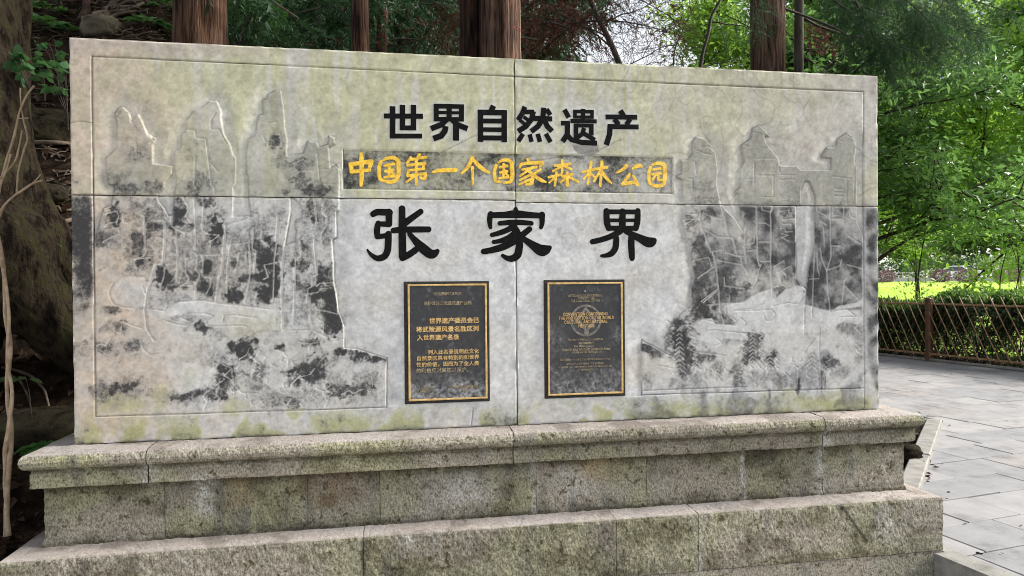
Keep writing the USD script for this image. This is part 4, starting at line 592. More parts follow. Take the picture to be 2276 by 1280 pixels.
# plinth: profiles swept round the slab, cut into stones
YB = 0.55                                              # the plinth runs on behind the wall
def path_stations(x0, x1, first, last, step=.012):
    st = []
    if first: st += [('L', y) for y in np.linspace(YB, 0, 14)[:-1]] + [('LC', 0)]
    xs = np.linspace(x0, x1, max(3, int((x1 - x0) / step))); st += [('F', x) for x in xs]
    if last: st += [('RC', 0)] + [('R', y) for y in np.linspace(0, YB, 14)[1:]]
    return st
def place(st, oy, ox):
    k, t = st
    return (-ox, t) if k == "L" else (-ox, -oy) if k == "LC" else (t, -oy) if k == "F" else (W + ox, -oy) if k == "RC" else (W + ox, t)
def plinth_colour(P, nrm, seed, algae=1.0, spots=1.0):
    q = P * L(1, 1, 1)
    a = meshkit.fbm(q * 2.2, 3, seed); b = meshkit.fbm(q * 9, 3, seed + 5); c = meshkit.noise(q * 34, seed + 9); d = meshkit.fbm(q * L(16, 16, 2.2), 3, seed + 11); e = meshkit.noise(q * 95, seed + 13)
    col = np.zeros((len(P), 3)) + L(.30, .285, .225)
    col = mixc(col, L(.34, .335, .19), sm(.40, .62, a + .25 * (b - .5)) * .6 * algae)
    col = mixc(col, L(.255, .245, .115), sm(.52, .70, .6 * b + .4 * a) * .42 * algae)
    col = mixc(col, L(.34, .29, .255), sm(.55, .40, a) * .45)
    col = mixc(col, L(.40, .40, .385), sm(.60, .76, d) * .35)
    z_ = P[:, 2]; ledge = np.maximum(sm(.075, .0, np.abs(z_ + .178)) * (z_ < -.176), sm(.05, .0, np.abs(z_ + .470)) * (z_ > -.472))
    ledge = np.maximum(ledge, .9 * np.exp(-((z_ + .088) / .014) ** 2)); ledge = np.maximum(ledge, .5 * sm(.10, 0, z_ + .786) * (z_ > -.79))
    col = mixc(col, L(.075, .068, .042), ledge * sm(.15, .55, .6 * b + .4 * c) * .95)  # moss and dirt on the ledges, plus shade under the lip painted in
    streak = sm(.56, .72, .75 * d + .35 * (a - .5) + .1) ; col = mixc(col, L(.10, .095, .08), streak * .55)
    col = mixc(col, np.array([col.mean(1)] * 3).T * L(1.03, 1.0, .90), np.full(len(col), .18)); tone = np.random.default_rng(seed).uniform(.80, 1.08); col *= .97 * tone
    col = mixc(col, L(.10, .09, .065), sm(.50, .70, b) * .6 * spots)
    col *= (.72 + .56 * e)[:, None]
    x, z = P[:, 0], P[:, 2]; wob = .03 * (b - .5) + .02 * (d - .5)
    for x0, w_, z0, z1, tone, s in PLINTH_MARKS:
        m = np.exp(-((x - x0 + wob) / w_) ** 2) * sm(z0 - .05, z0 + .03, z) * sm(z1 + .05, z1 - .03, z) * s * sm(.30, .62, .45 * c + .35 * e + .25 * b); col = mixc(col, tone, m)
    ck = np.abs((x - 4.005) * .215 + (z + .478) * .16) / .268; col = mixc(col, L(.03, .027, .022), sm(.012, .004, ck) * ((z < -.478) & (z > -.70) & (nrm[:, 1] < -.5)) * .8)
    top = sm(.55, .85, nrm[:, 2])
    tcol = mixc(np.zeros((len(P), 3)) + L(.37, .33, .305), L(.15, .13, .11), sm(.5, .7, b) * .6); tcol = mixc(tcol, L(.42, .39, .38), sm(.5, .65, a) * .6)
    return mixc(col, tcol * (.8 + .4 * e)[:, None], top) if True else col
PALE, RUST, INK, OCHRE = L(.52, .52, .51), L(.20, .115, .07), L(.035, .033, .03), L(.36, .25, .13)
PLINTH_MARKS = [(.62, .05, -.36, -.17, PALE, .9), (3.985, .03, -.47, -.09, PALE, .75), (1.92, .14, -.38, -.24, PALE, .7), (2.52, .12, -.37, -.25, PALE, .65), (3.50, .014, -.47, -.20, PALE, .8), (.38, .03, -.18, -.09, PALE, .8), (2.29, .02, -.46, -.2, PALE, .5), (1.24, .12, -.34, -.17, RUST, .5), (.78, .05, -.33, -.2, OCHRE, .4),
    (2.62, .1, -.3, -.2, OCHRE, .5), (2.15, .05, -.36, -.18, INK, .45), (3.62, .09, -.30, -.17, INK, .55), (1.396, .018, -.80, -.48, INK, .95), (1.56, .05, -.80, -.55, INK, .45), (2.66, .06, -.80, -.5, INK, .55), (3.17, .03, -.80, -.5, PALE, .35), (4.28, .06, -.7, -.5, PALE, .45), (.14, .02, -.8, -.5, INK, .5), (1.62, .03, -.52, -.48, PALE, .6), (.9, .5, -.47, -.455, INK, .8), (2.6, 1.4, -.47, -.46, INK, .5)]
def stone_run(name, prof, x0, x1, first, last, seed, rough, label=None, algae=1.0, spots=1.0, ox_k=1.12, gap=.0022, extra=None, parent=None):
    """prof: rows of (offset out from the slab, height), top to bottom."""
    prof = np.asarray(prof, float); pp = [prof[0]]
    for a, b in zip(prof[:-1], prof[1:]):
        n = max(1, int(round(np.linalg.norm(b - a) / .011))); pp += [a + (b - a) * t for t in np.linspace(0, 1, n + 1)[1:]]
    pp = np.array(pp); st = path_stations(x0 + (0 if first else gap), x1 - (0 if last else gap), first, last)
    P = np.array([[(*place(s, o, o * ox_k), z) for o, z in pp] for s in st])
    N = grid_normals(P.transpose(1, 0, 2)).transpose(1, 0, 2)
    out = N * 1.0; cen = P.mean((0, 1)); i0 = len(st) // 2; j0 = int(np.argmax(pp[:, 0]))
    sgn = -1.0 if out[i0, j0, 1] > 0 else 1.0; out = out * sgn
    q = P.reshape(-1, 3); nick = .006 * sm(.66, .80, meshkit.noise(q * L(9, 9, 30), seed + 21)) * np.exp(-((q[:, 2] + .172) / .006) ** 2)
    disp = -nick + rough * (1.6 * (meshkit.fbm(q * L(14, 14, 9), 3, seed) - .5) + 1.1 * (meshkit.noise(q * L(85, 85, 45), seed + 3) - .5))
    Q = P + out * disp.reshape(P.shape[:2])[..., None]
    if extra is not None: Q = extra(Q, out)
    # sink the rim next to a joint so that each stone shows its own edge
    Nq = grid_normals(Q.transpose(1, 0, 2)).transpose(1, 0, 2) * sgn
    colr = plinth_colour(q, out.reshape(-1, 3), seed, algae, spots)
    F = quadgrid(P.shape[0], P.shape[1]); V = Q.reshape(-1, 3)
    mid = (i0 * P.shape[1] + j0); f = F[np.any(F == mid, axis=1)][0]; fn = np.cross(V[f[1]] - V[f[0]], V[f[2]] - V[f[0]])
    if fn @ out.reshape(-1, 3)[mid] < 0: F = F[:, ::-1]
    # close the joint ends
    n = len(V); Vs, Fs, Cs, Ns = [V], [F], [colr], [Nq.reshape(-1, 3)]
    for row, sg in ((0, -1), (-1, 1)):
        if (row == 0 and first) or (row == -1 and last): continue
        ring = Q[row]; bk = ring.copy(); bk[:, 1] = .05; qq = np.vstack([ring, bk]); k = len(ring); i = np.arange(k - 1)
        ff = np.vstack([np.stack([i, i + 1, i + 1 + k], 1), np.stack([i, i + 1 + k, i + k], 1)])
        Vs.append(qq); Fs.append(ff + n); Cs.append(np.tile(L(.22, .21, .19) if 'course' in name else L(.08, .075, .06), (len(qq), 1))); Ns.append(np.tile((sg, 0, 0), (len(qq), 1))); n += len(qq)
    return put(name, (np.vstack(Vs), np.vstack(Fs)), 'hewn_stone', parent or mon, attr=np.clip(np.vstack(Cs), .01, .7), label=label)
cop = [(-.30, -.001), (-.02, -.001), (.128, -.006), (.143, -.014), (.152, -.028), (.156, -.046), (.153, -.064), (.143, -.079), (.128, -.087), (.121, -.092), (.121, -.100), (.124, -.104), (.124, -.172), (.118, -.176), (.05, -.178)]
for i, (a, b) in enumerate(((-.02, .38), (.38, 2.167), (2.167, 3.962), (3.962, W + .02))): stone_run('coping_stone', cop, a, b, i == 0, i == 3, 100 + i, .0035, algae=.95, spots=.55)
crs = [(.068, -.174), (.068, -.440), (.074, -.452), (.076, -.470)]
cj = [-.02, .021, .434, 1.113, 1.475, 2.302, 2.927, 3.505, 4.001, 4.394, W + .02]
cj = [-.02] + cj[2:9] + [W + .02]
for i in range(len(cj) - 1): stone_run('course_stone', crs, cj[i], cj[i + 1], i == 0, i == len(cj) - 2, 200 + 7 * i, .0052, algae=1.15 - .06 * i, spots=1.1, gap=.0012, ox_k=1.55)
stp = [(-.2, -.468), (.05, -.468), (.208, -.472), (.217, -.478), (.220, -.490), (.220, -.782)]
sj = [-.05, .112, 1.396, 1.599, 2.699, 3.159, 4.307, W + .05]
sj = [-.05] + sj[2:3] + sj[4:7] + [W + .05]
sj = [-.05, 1.396, 2.699, 3.159, W + .05]
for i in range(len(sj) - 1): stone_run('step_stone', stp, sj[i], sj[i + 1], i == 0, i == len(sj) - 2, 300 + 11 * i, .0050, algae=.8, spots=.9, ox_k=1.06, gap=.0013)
ft = [(.19, -.784), (.2165, -.786), (.2165, -1.15)]
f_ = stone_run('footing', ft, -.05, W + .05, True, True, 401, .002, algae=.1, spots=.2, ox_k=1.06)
put('mortar_core', boxm((-.05, .0, -1.1), (W + .05, YB - .04, -.19)), 'mortar', mon)
# ------------------------------------------------------------------ terrain, pavement, kerbs
PA = math.radians(8.9); PR = L(math.cos(PA), math.sin(PA)); PN = L(-math.sin(PA), math.cos(PA))   # along the paving rows, across them
K0 = on_z(2098, 1216, Z_PAVE)[:2]                                                       # where the kerb meets the step
FENCE = [on_z(x, y, Z_PAVE)[:2] for x, y in ((1960, 789), (2065, 801), (2276, 824))]
fd = FENCE[2] - FENCE[0]; fd /= np.linalg.norm(fd); FN = L(-fd[1], fd[0]); FN *= 1 if FN[0] > 0 else -1   # along the fence, away from the pavement
FP = FENCE[1]
def beyond(x, y): return (np.asarray(x) - FP[0]) * FN[0] + (np.asarray(y) - FP[1]) * FN[1]
def terrain(x, y):
    x, y = np.asarray(x, float), np.asarray(y, float); p = np.stack([x, y, 0 * x], -1)
    s = x + .2 * (y + 3.6); left = sm(2.6, .35, s)
    yy = np.maximum(y - .25, 0)
    rise = left * (.86 * yy * sm(0, .5, yy) + .25 * sm(.0, .35, yy) * (x < 3)) + (1 - left) * .05 * np.clip(yy, 0, 10)
    rise = np.minimum(rise, 22)
    rough = (.35 * (meshkit.fbm(p * .9, 3, 5) - .5) + .14 * (meshkit.fbm(p * 3.4, 3, 8) - .5)) * left * sm(.15, .8, yy) + .05 * (meshkit.fbm(p * 4, 3, 6) - .5) * left
    z = Z_SOIL + rise + rough
    r = sm(4.2, 4.9, x + .0 * y); z = z * (1 - r) + (-.90 + .04 * (meshkit.fbm(p * 2, 2, 3) - .5)) * r
    d = beyond(x, y); lawn = -.84 + .030 * np.clip(d, 0, 46) + .0 * d
    far = sm(.1, .8, d); z = z * (1 - far * r) + lawn * far * r
    front = np.maximum(sm(-.45, -.62, y), sm(-.30, -.22, x) * sm(.30, .05, y)) ; z = z * (1 - front) + (Z_FRONT - .05) * front
    return z
def sheet(xs, ys, keep=None):
    X, Y = np.meshgrid(xs, ys, indexing='ij'); Z = terrain(X, Y); V = np.stack([X, Y, Z], -1).reshape(-1, 3); F = quadgrid(len(xs), len(ys))
    if keep is not None:
        c = V[F].mean(1); F = F[keep(c)]
    return V, F
def spaced(a, b, fine, f0, f1, coarse):
    return np.unique(np.round(np.concatenate([np.arange(a, f0, coarse), np.arange(f0, f1, fine), np.arange(f1, b + coarse, coarse)]), 4))
gx = np.unique(np.concatenate([np.linspace(-500, -14, 30), spaced(-14, 16, .12, -4.5, 5, .4), np.linspace(16.2, 40, 40), np.linspace(41, 500, 40)]))
gy = np.unique(np.concatenate([np.linspace(-300, -9, 14), spaced(-9, 24, .12, -1.2, 9, .4), np.linspace(24.4, 80, 50), np.linspace(84, 900, 40)]))
put('ground', sheet(gx, gy), 'soil', smooth=True, kind='structure')
# lawn: its own sheet 2 cm above the terrain beyond the hedge
lx = np.linspace(8, 150, 150); ly = np.linspace(-40, 110, 150); X, Y = np.meshgrid(lx, ly, indexing='ij')
V = np.stack([X, Y, terrain(X, Y) + .03], -1).reshape(-1, 3); F = quadgrid(150, 150); c = V[F].mean(1); d = beyond(c[:, 0], c[:, 1]); F = F[(d > 1.6) & (d < 47)]; k_, inv = np.unique(F, return_inverse=True); V, F = V[k_], inv.reshape(F.shape)
put('lawn', (V, F), 'lawn_turf', smooth=True, kind='structure')
def grass_blades(n, seed):
    r = np.random.default_rng(seed); t = r.uniform(-6, 30, n) ; dd = 1.7 + r.uniform(0, 1, n) ** 2 * 30
    P = FP[None] + fd[None] * (-t)[:, None] + FN[None] * dd[:, None]; z = terrain(P[:, 0], P[:, 1]) + .02; h = r.uniform(.04, .10, n) * (1 + dd * .02); a = r.uniform(0, 6.28, n); w = .006 * (1 + dd * .12)
    B = np.column_stack([P, z]); s = np.column_stack([np.cos(a) * w, np.sin(a) * w, 0 * a]); tip = B + np.column_stack([r.normal(0, .3, n) * h, r.normal(0, .3, n) * h, h])
    V = np.stack([B - s, B + s, tip], 1).reshape(-1, 3); return V, np.arange(3 * n).reshape(-1, 3)
put('grass', grass_blades(30000, 4), 'grass_blade', label='bright green grass of the lawn beyond the hedge', cat='grass', kind='stuff')

# pavement: every slab in view is laid one by one on a dark bed
pav = thing('pavement', kind='structure')
def pv(a, b): return EYE[:2] * 0 + PR * a + PN * b
bedpoly = []
a0 = K0 @ PR
bed = Polygon([pv(a0 + .0, -3.0), pv(a0 + 14, -3.0), pv(a0 + 14, 14), pv(a0 - 4, 14), pv(a0 - 4, 3.2), pv(a0, 1.2)])
strip = Polygon([FP + fd * 30 - FN * .10, FP - fd * 30 - FN * .10, FP - fd * 30 - FN * 40, FP + fd * 30 - FN * 40])
bedfull = bed.intersection(strip)
planter = Polygon([on_z(*p, Z_PAVE)[:2] for p in ((1900, 1250), (2044, 1084), (2093, 934), (2050, 926), (1900, 925), (1500, 930))]).union(sbox(-1, -.22, W + .24, YB + .05))
paved = bedfull.difference(planter.buffer(.01)).difference(Point(on_y(1706, 60, 4.6)[:2]).buffer(.62, quad_segs=3)).difference(Point(on_y(1776, 60, 5.2)[:2]).buffer(.3, quad_segs=2))
e = trimesh.creation.extrude_polygon(max(geoms(paved), key=lambda q: q.area), .05, engine='earcut'); e.apply_translation([0, 0, Z_PAVE - .062])
put('bedding', (np.array(e.vertices), np.array(e.faces)), 'pave_joint', pav)
prng = np.random.default_rng(12); ROW = .375; B0 = -.257
view = Polygon([on_z(1930, 1400, Z_PAVE)[:2], on_z(2520, 1400, Z_PAVE)[:2], on_z(2520, 770, Z_PAVE)[:2], on_z(1820, 770, Z_PAVE)[:2]])
def prism(poly, z0, z1, ch=.004):
    ms = []
    for q in geoms(poly):
        if q.area < .004: continue
        inner = q.buffer(-ch, join_style='mitre')
        if inner.is_empty or inner.geom_type != 'Polygon' or len(inner.exterior.coords) != len(q.exterior.coords): inner = q
        o = np.array(q.exterior.coords)[:-1]; i_ = np.array(inner.exterior.coords)[:-1]
        if Polygon(o).exterior.is_ccw is False: o = o[::-1]
        if Polygon(i_).exterior.is_ccw is False: i_ = i_[::-1]
        k = len(o); sh = int(np.argmin(np.linalg.norm(i_ - o[0], axis=1))); i_ = np.roll(i_, -sh, axis=0)
        tv, tf = trimesh.creation.triangulate_polygon(Polygon(i_), engine='earcut')
        V = np.vstack([np.column_stack([o, np.full(k, z0)]), np.column_stack([o, np.full(k, z1 - ch)]), np.column_stack([i_, np.full(k, z1)]), np.column_stack([tv, np.full(len(tv), z1)])])
        F = []
        for j in range(k):
            j2 = (j + 1) % k; F += [(j, j2, k + j2), (j, k + j2, k + j), (k + j, k + j2, 2 * k + j2), (k + j, 2 * k + j2, 2 * k + j)]
        tf = np.array(tf); nz = np.cross(tv[tf[:, 1]] - tv[tf[:, 0]], tv[tf[:, 2]] - tv[tf[:, 0]]); tf[nz < 0] = tf[nz < 0][:, ::-1]
        ms.append((V, np.vstack([np.array(F), tf + 3 * k])))
    return cat(ms) if ms else None
nslab = 0
for r_ in range(-8, 34):
    b = B0 + ROW * r_; a = a0 - 6 + prng.uniform(0, .9)
    while a < a0 + 14:
        ln = prng.choice([.46, .55, .66, .78]); w_ = .0030 + prng.uniform(0, .0026)
        q = Polygon([pv(a + w_, b + w_), pv(a + ln - w_, b + w_ * prng.uniform(.6, 1.4)), pv(a + ln - w_ * prng.uniform(.6, 1.6), b + ROW - w_), pv(a + w_, b + ROW - w_)])
        a += ln
        if not q.intersects(view): continue
        q = q.intersection(paved)
        m = prism(q, Z_PAVE - .012, Z_PAVE + prng.normal(0, .0022), .0035)
        if m is None: continue
        if len(m[0]) and nslab < 300:
            m[0][:, 2] += (m[0][:, :2] - m[0][:, :2].mean(0)) @ prng.normal(0, .0022, 2)
            put('paving_slab', m, 'paving_stone_%s' % prng.choice(list('abcd'), p=[.4, .3, .15, .15]), pav); nslab += 1
# lower forecourt on which the photographer stands
low_g = Polygon([pv(a0 - .16, -.9) + L(0, 0), pv(a0 - .16, 0.9), L(-4, -.2), L(-8, -8), L(6.5, -9), pv(a0 - .16, -9)])
e = trimesh.creation.extrude_polygon(low_g, .04, engine='earcut'); e.apply_translation([0, 0, Z_FRONT - .04])
put('forecourt', (np.array(e.vertices), np.array(e.faces)), 'lower_ground', kind='structure')
# kerb at the edge of the pavement, step down to the forecourt
for i, (b0, b1) in enumerate(((.35, -.02), (-.026, -.80), (-.806, -1.75), (-1.756, -2.6))):
    q = Polygon([pv(a0 - .145, b1 - (0)), pv(a0 - .006, b1), pv(a0 - .006, b0), pv(a0 - .145, b0)])
    q = q.difference(sbox(-1, -.222, W + .246, YB + .05))
    m = prism(q, Z_FRONT - .1, Z_PAVE + .006 + .004 * (i % 2), .030)
    if m: put('edge_kerb', m, 'kerb_stone', label='stone kerb at the pavement edge, piece %s the step corner' % ('against', 'next to', 'away from', 'furthest from')[i], cat='kerb', group='kerb along the pavement edge')
# slanting kerb of the planting bed beside the monument
ka, kb = on_z(2044, 1084, Z_PAVE + .06)[:2], on_z(2093, 934, Z_PAVE + .06)[:2]; kd = (kb - ka) / np.linalg.norm(kb - ka); kn = L(-kd[1], kd[0]); kw = .14; KL = np.linalg.norm(kb - ka)
ka = ka - kd * .1; KL += .1
krng = np.random.default_rng(2)
for i, (t0, t1) in enumerate(((0, .40), (.403, .78), (.783, 1.0))):
    q = Polygon([ka + kd * KL * t0, ka + kd * KL * t1, ka + kd * KL * t1 + kn * kw, ka + kd * KL * t0 + kn * kw])
    m = prism(q, Z_PAVE - .05, Z_PAVE + .065 + (0, .006, .0)[i], .009)
    put('bed_kerb', m, 'kerb_stone', label=('kerb stone of the soil bed nearest to the step', 'middle kerb stone of the soil bed beside the monument', 'kerb stone of the soil bed furthest from the step')[i], cat='kerb', group='kerb of the soil bed')
kc = ka + kd * KL; q = Polygon([kc, kc + kd * .10, kc + kd * .10 + kn * 1.2 - kd * .1, kc + kn * 1.2 - kd * .2])
m = prism(q, Z_PAVE - .05, Z_PAVE + .05, .009); put('bed_kerb', m, 'kerb_stone', label='end kerb stone closing the soil bed behind the coping', cat='kerb', group='kerb of the soil bed')
def rock(seed, size, flat=.6, bands=0.0):
    m = trimesh.creation.icosphere(3); v = np.array(m.vertices); r = np.random.default_rng(seed)
    v = np.sign(v) * np.abs(v) ** .75
    v *= (1 + .55 * (meshkit.fbm(v * 1.3 + seed, 3, seed) - .5) + .18 * (meshkit.fbm(v * 5 + seed, 3, seed + 1) - .5))[:, None]
    if bands: v[:, :2] *= (1 + bands * np.sin(v[:, 2:] * 16 + 3 * meshkit.noise(v * 2, seed)[:, None]))
    return v * np.array(size) * L(1, 1, flat), np.array(m.faces)
def put_rock(seed, loc, size, mat_, label, flat=.6, bands=0.0, rz=0.):
    v, f = rock(seed, size, flat, bands); c, s = math.cos(rz), math.sin(rz); v = v @ np.array([[c, s, 0], [-s, c, 0], [0, 0, 1]]) + np.array(loc)
    put('rock', (v, f), mat_, smooth=40, label=label, cat='rock')
w = on_z(2018, 1010, -.72)
put_rock(5, (w[0], w[1] + .02, -.74), (.11, .10, .12), 'wet_rock', 'dark ribbed rock in the soil bed between plinth and kerb', .9, .06)
w = on_z(2046, 965, -.78); put_rock(8, (w[0] + .0, w[1] + .02, -.80), (.05, .05, .04), 'rock', 'small rounded rock behind the ribbed rock in the soil bed')
lr = np.random.default_rng(9); lp = []
while len(lp) < 6:
    q = on_z(lr.uniform(1960, 2276), lr.uniform(800, 1270), Z_PAVE + .006)
    if paved.contains(Point(q[:2])): lp.append(q)
for i in range(8): q = on_z(lr.uniform(2050, 2110), lr.uniform(930, 1110), Z_PAVE + .006); lp += [q] if paved.contains(Point(q[:2])) else []
LITTER_ON_PAVING = np.array(lp)

# ------------------------------------------------------------------ leaves, sprays, trunks
def leaf_mesh(P, Dv, size, wid=.42, fold=.25, rng_=None, droop=.0):
    """One folded diamond leaf of two triangles per point: P base, Dv direction (n, 3)."""
    n = len(P); r = rng_ or np.random.default_rng(1); Dv = Dv / (np.linalg.norm(Dv, axis=1, keepdims=True) + 1e-9)
    up = r.normal(0, .55, (n, 3)) + L(0, 0, 1); S = np.cross(Dv, up); S /= np.linalg.norm(S, axis=1, keepdims=True) + 1e-9; N = np.cross(S, Dv)
    s = (np.broadcast_to(size, n) * r.uniform(.5, 1.5, n))[:, None]
    tip = P + Dv * s; mid = P + Dv * s * .45
    Lf = mid + S * s * wid * .5 + N * s * fold * .35; Rt = mid - S * s * wid * .5 + N * s * fold * .35
    V = np.stack([P, Lf, tip, Rt], 1).reshape(-1, 3); k = np.arange(n)[:, None] * 4
    return V, np.vstack([k + np.array([[0, 2, 1]]), k + np.array([[0, 3, 2]])])
def rand_dirs(n, r): d = r.normal(0, 1, (n, 3)); return d / np.linalg.norm(d, axis=1, keepdims=True)
def trunk_mesh(px, Y, diam, z0, z1, seed, lean=(0, 0), ridges=.035, sides=64, taper=.75, flare=.35, dz=.09):
    b = on_y(px, 60, Y); n = max(8, int((z1 - z0) / dz)); zs = np.linspace(z0, z1, n); th = np.arange(sides + 1) * 2 * np.pi / sides
    t = (zs - z0) / (z1 - z0); R = diam / 2 * (1 + (taper - 1) * t) + diam * flare * np.exp(-(zs - z0) / .35)
    T, ZZ = np.meshgrid(th, zs); q = np.stack([np.cos(T) * 3.2, np.sin(T) * 3.2, ZZ * .35], -1); q2 = np.stack([np.cos(T) * 9, np.sin(T) * 9, ZZ * .55], -1)
    rid = 1 + ridges * 2.2 * (np.abs(meshkit.fbm(q2, 3, seed) - .5) * 2 - .3) + .10 * (meshkit.fbm(q * .5, 2, seed + 2) - .5)
    rr = R[:, None] * rid; cx = b[0] + lean[0] * (ZZ - b[2]) ; cy = Y + lean[1] * (ZZ - b[2])
    return np.stack([cx + rr * np.cos(T), cy + rr * np.sin(T), ZZ], -1).reshape(-1, 3), quadgrid(n, sides + 1, flip=True), b
def conifer_sprays(points, dirs, seed, length=.34, needles=46, nl=.020, nw=.0032, hang=.5):
    """Drooping cedar sprays: each a bent twig set with short needles (two triangles each)."""
    r = np.random.default_rng(seed); n = len(points); t = np.linspace(.03, 1, needles)[None, :, None]
    Dv = dirs / (np.linalg.norm(dirs, axis=1, keepdims=True) + 1e-9); ln = (length * r.uniform(.6, 1.3, n))[:, None, None]
    P = points[:, None] + Dv[:, None] * ln * t + L(0, 0, -1) * ln * hang * t ** 2 + r.normal(0, .004, (n, needles, 3))
    tang = Dv[:, None] + L(0, 0, -1) * hang * 2 * t; tang /= np.linalg.norm(tang, axis=2, keepdims=True)
    rad = r.normal(0, 1, (n, needles, 3)); rad -= (rad * tang).sum(2, keepdims=True) * tang; rad /= np.linalg.norm(rad, axis=2, keepdims=True)
    nd = tang * .85 + rad * .75; s = nl * (1.25 - .7 * t) * r.uniform(.7, 1.3, (n, needles, 1)); side = np.cross(tang, rad) * nw
    B = P; V = np.stack([B - side, B + side, B + nd * s], 2).reshape(-1, 3)
    return V, np.arange(len(V)).reshape(-1, 3)
def branch_system(root, dirn, length, r0, seed, depth=3, kids=4, spread=.8, grav=.0, up=.15):
    """Recursive limb: list of (points, radii) and the tips with directions."""
    r = np.random.default_rng(seed); limbs, tips = [], []
    def grow(p, d, ln, rad, dep):
        n = 6; pts = [p]; dd = d / np.linalg.norm(d)
        for _ in range(n):
            dd = dd + r.normal(0, .13, 3) + L(0, 0, up * .3 - grav * .3); dd /= np.linalg.norm(dd); pts.append(pts[-1] + dd * ln / n)
        pts = np.array(pts); limbs.append((pts, np.linspace(rad, rad * (.45 if dep else .25), n + 1)))
        for k in range(2, n + 1): tips.append((pts[k], dd, dep))
        if dep:
            for j in range(kids):
                k = int(r.integers(2, n + 1)); nd = dd + r.normal(0, spread, 3) * L(1, 1, .6); grow(pts[k], nd, ln * r.uniform(.45, .75), rad * .5, dep - 1)
    grow(np.array(root, float), np.array(dirn, float), length, r0, depth); return limbs, tips
def broadleaf(name, base, height, spread, seed, label, leaves=14000, leaf=.10, mat_='broad_leaf', trunk_r=.14, low=1.2, limbs_n=12, group=None, bark_='twig_bark', cluster=.30, bias=(0, 0, 0), trunk_up=.9, min_r=.006):
    t = thing(name, label, 'tree', group); r = np.random.default_rng(seed); base = np.array(base, float)
    tp = base + np.column_stack([np.cumsum(r.normal(0, .04, 9)) * height * .12, np.cumsum(r.normal(0, .04, 9)) * height * .12, np.linspace(-.2, height * trunk_up, 9)])
    put('trunk', tube(curve(tp, 26), np.linspace(trunk_r, trunk_r * .25, 26), 10), bark_, t, smooth=True)
    ms, tips = [], []
    for i in range(limbs_n):
        f = (i + .5) / limbs_n; h = low + (height * trunk_up - low) * f; p = curve(tp, 60)[np.argmin(np.abs(curve(tp, 60)[:, 2] - base[2] - h))]
        a = i * 2.4 + r.normal(0, .3); ln = spread * (1.0 - .55 * f) * r.uniform(.8, 1.15)
        lb, tt = branch_system(p, L(math.cos(a), math.sin(a), .22 + .5 * f) + np.array(bias), ln * .62, trunk_r * .42 * (1 - .5 * f), seed * 31 + i, 2, 4, .75)
        ms += [tube(q, np.maximum(rd, min_r), 5, caps=False) for q, rd in lb]; tips += [x for x in tt if x[2] < 2]
    put('branchwork', cat(ms), bark_, t, smooth=True)
    P0 = np.array([x[0] for x in tips]); k = r.integers(0, len(P0), leaves)
    P = P0[k] + r.normal(0, 1, (leaves, 3)) * cluster * L(1, 1, .55); d = rand_dirs(leaves, r) * L(1, 1, .6) + L(0, 0, -.15)
    put('crown', leaf_mesh(P, d, leaf, rng_=r), mat_, t, kind='stuff')
    return t
# ------------------------------------------------------------------ old mossy tree at the left with its great roots
def pxr(px, py, rpx, Y):
    p = on_y(px, py, Y); dep = (p - EYE) @ FW; return (*p, rpx * dep / FPX)
def hull_chain(pts):
    out = []
    for (a, b) in zip(pts[:-1], pts[1:]):
        sp = [m3.Manifold.sphere(float(q[3]), 28).translate([float(c) for c in q[:3]]) for q in (a, b)]; out.append(m3.Manifold.batch_hull(sp))
    return out
def wood(chains, seed, edge=.042, amp=.022, zs=.5, steps=8):
    man = m3.Manifold.batch_boolean([h for c in chains for h in hull_chain(c)], m3.OpType.Add).refine_to_length(edge).to_mesh()
    tm = trimesh.Trimesh(np.array(man.vert_properties[:, :3], float), np.array(man.tri_verts), process=True)
    trimesh.smoothing.filter_taubin(tm, iterations=steps)
    v = np.array(tm.vertices); n = np.array(tm.vertex_normals)
    v = v + n * (amp * 2.2 * (np.abs(meshkit.fbm(v * L(13, 13, 13 * zs * .45), 4, seed) - .5) * 2 - .25) + .06 * (meshkit.fbm(v * 2.2, 2, seed + 4) - .5))[:, None]
    return v, np.array(tm.faces)
YT = .75
old = thing('old_tree', 'old mossy tree at the left edge with thick roots sliding behind the wall', 'tree')
trk = [pxr(-95, -420, 105, YT + .25), pxr(-90, -60, 108, YT + .2), pxr(-85, 180, 118, YT + .15), pxr(-82, 380, 128, YT + .05), pxr(-100, 560, 128, YT), pxr(-125, 720, 120, YT)]
rt1 = [pxr(-10, 330, 70, YT + .15), pxr(48, 470, 66, YT + .22), pxr(105, 560, 58, YT + .34), pxr(175, 640, 52, YT + .5), pxr(290, 720, 46, YT + .75)]
rt2 = [pxr(-20, 560, 130, YT - .05), pxr(45, 640, 88, YT), pxr(110, 700, 74, YT + .02), pxr(200, 775, 66, YT + .1), pxr(330, 880, 56, YT + .2)]
rt3 = [pxr(-110, 640, 100, YT - .1), pxr(-130, 860, 90, YT - .15), pxr(-170, 1060, 80, YT - .25)]
put('trunk', wood([trk, rt3], 3, amp=.026), 'mossy_bark', old, smooth=True)
put('root', wood([rt1], 9, amp=.02), 'mossy_bark', old, smooth=True, label='upper mossy root')
put('root', wood([rt2], 12, amp=.024), 'mossy_bark', old, smooth=True, label='thick lower root running behind the wall')
st2 = [pxr(44, -420, 24, YT + .9), pxr(42, -40, 25, YT + .9), pxr(38, 120, 27, YT + .85), pxr(20, 330, 40, YT + .6)]
put('second_stem', wood([st2], 14, amp=.014), 'mossy_bark', old, smooth=True)

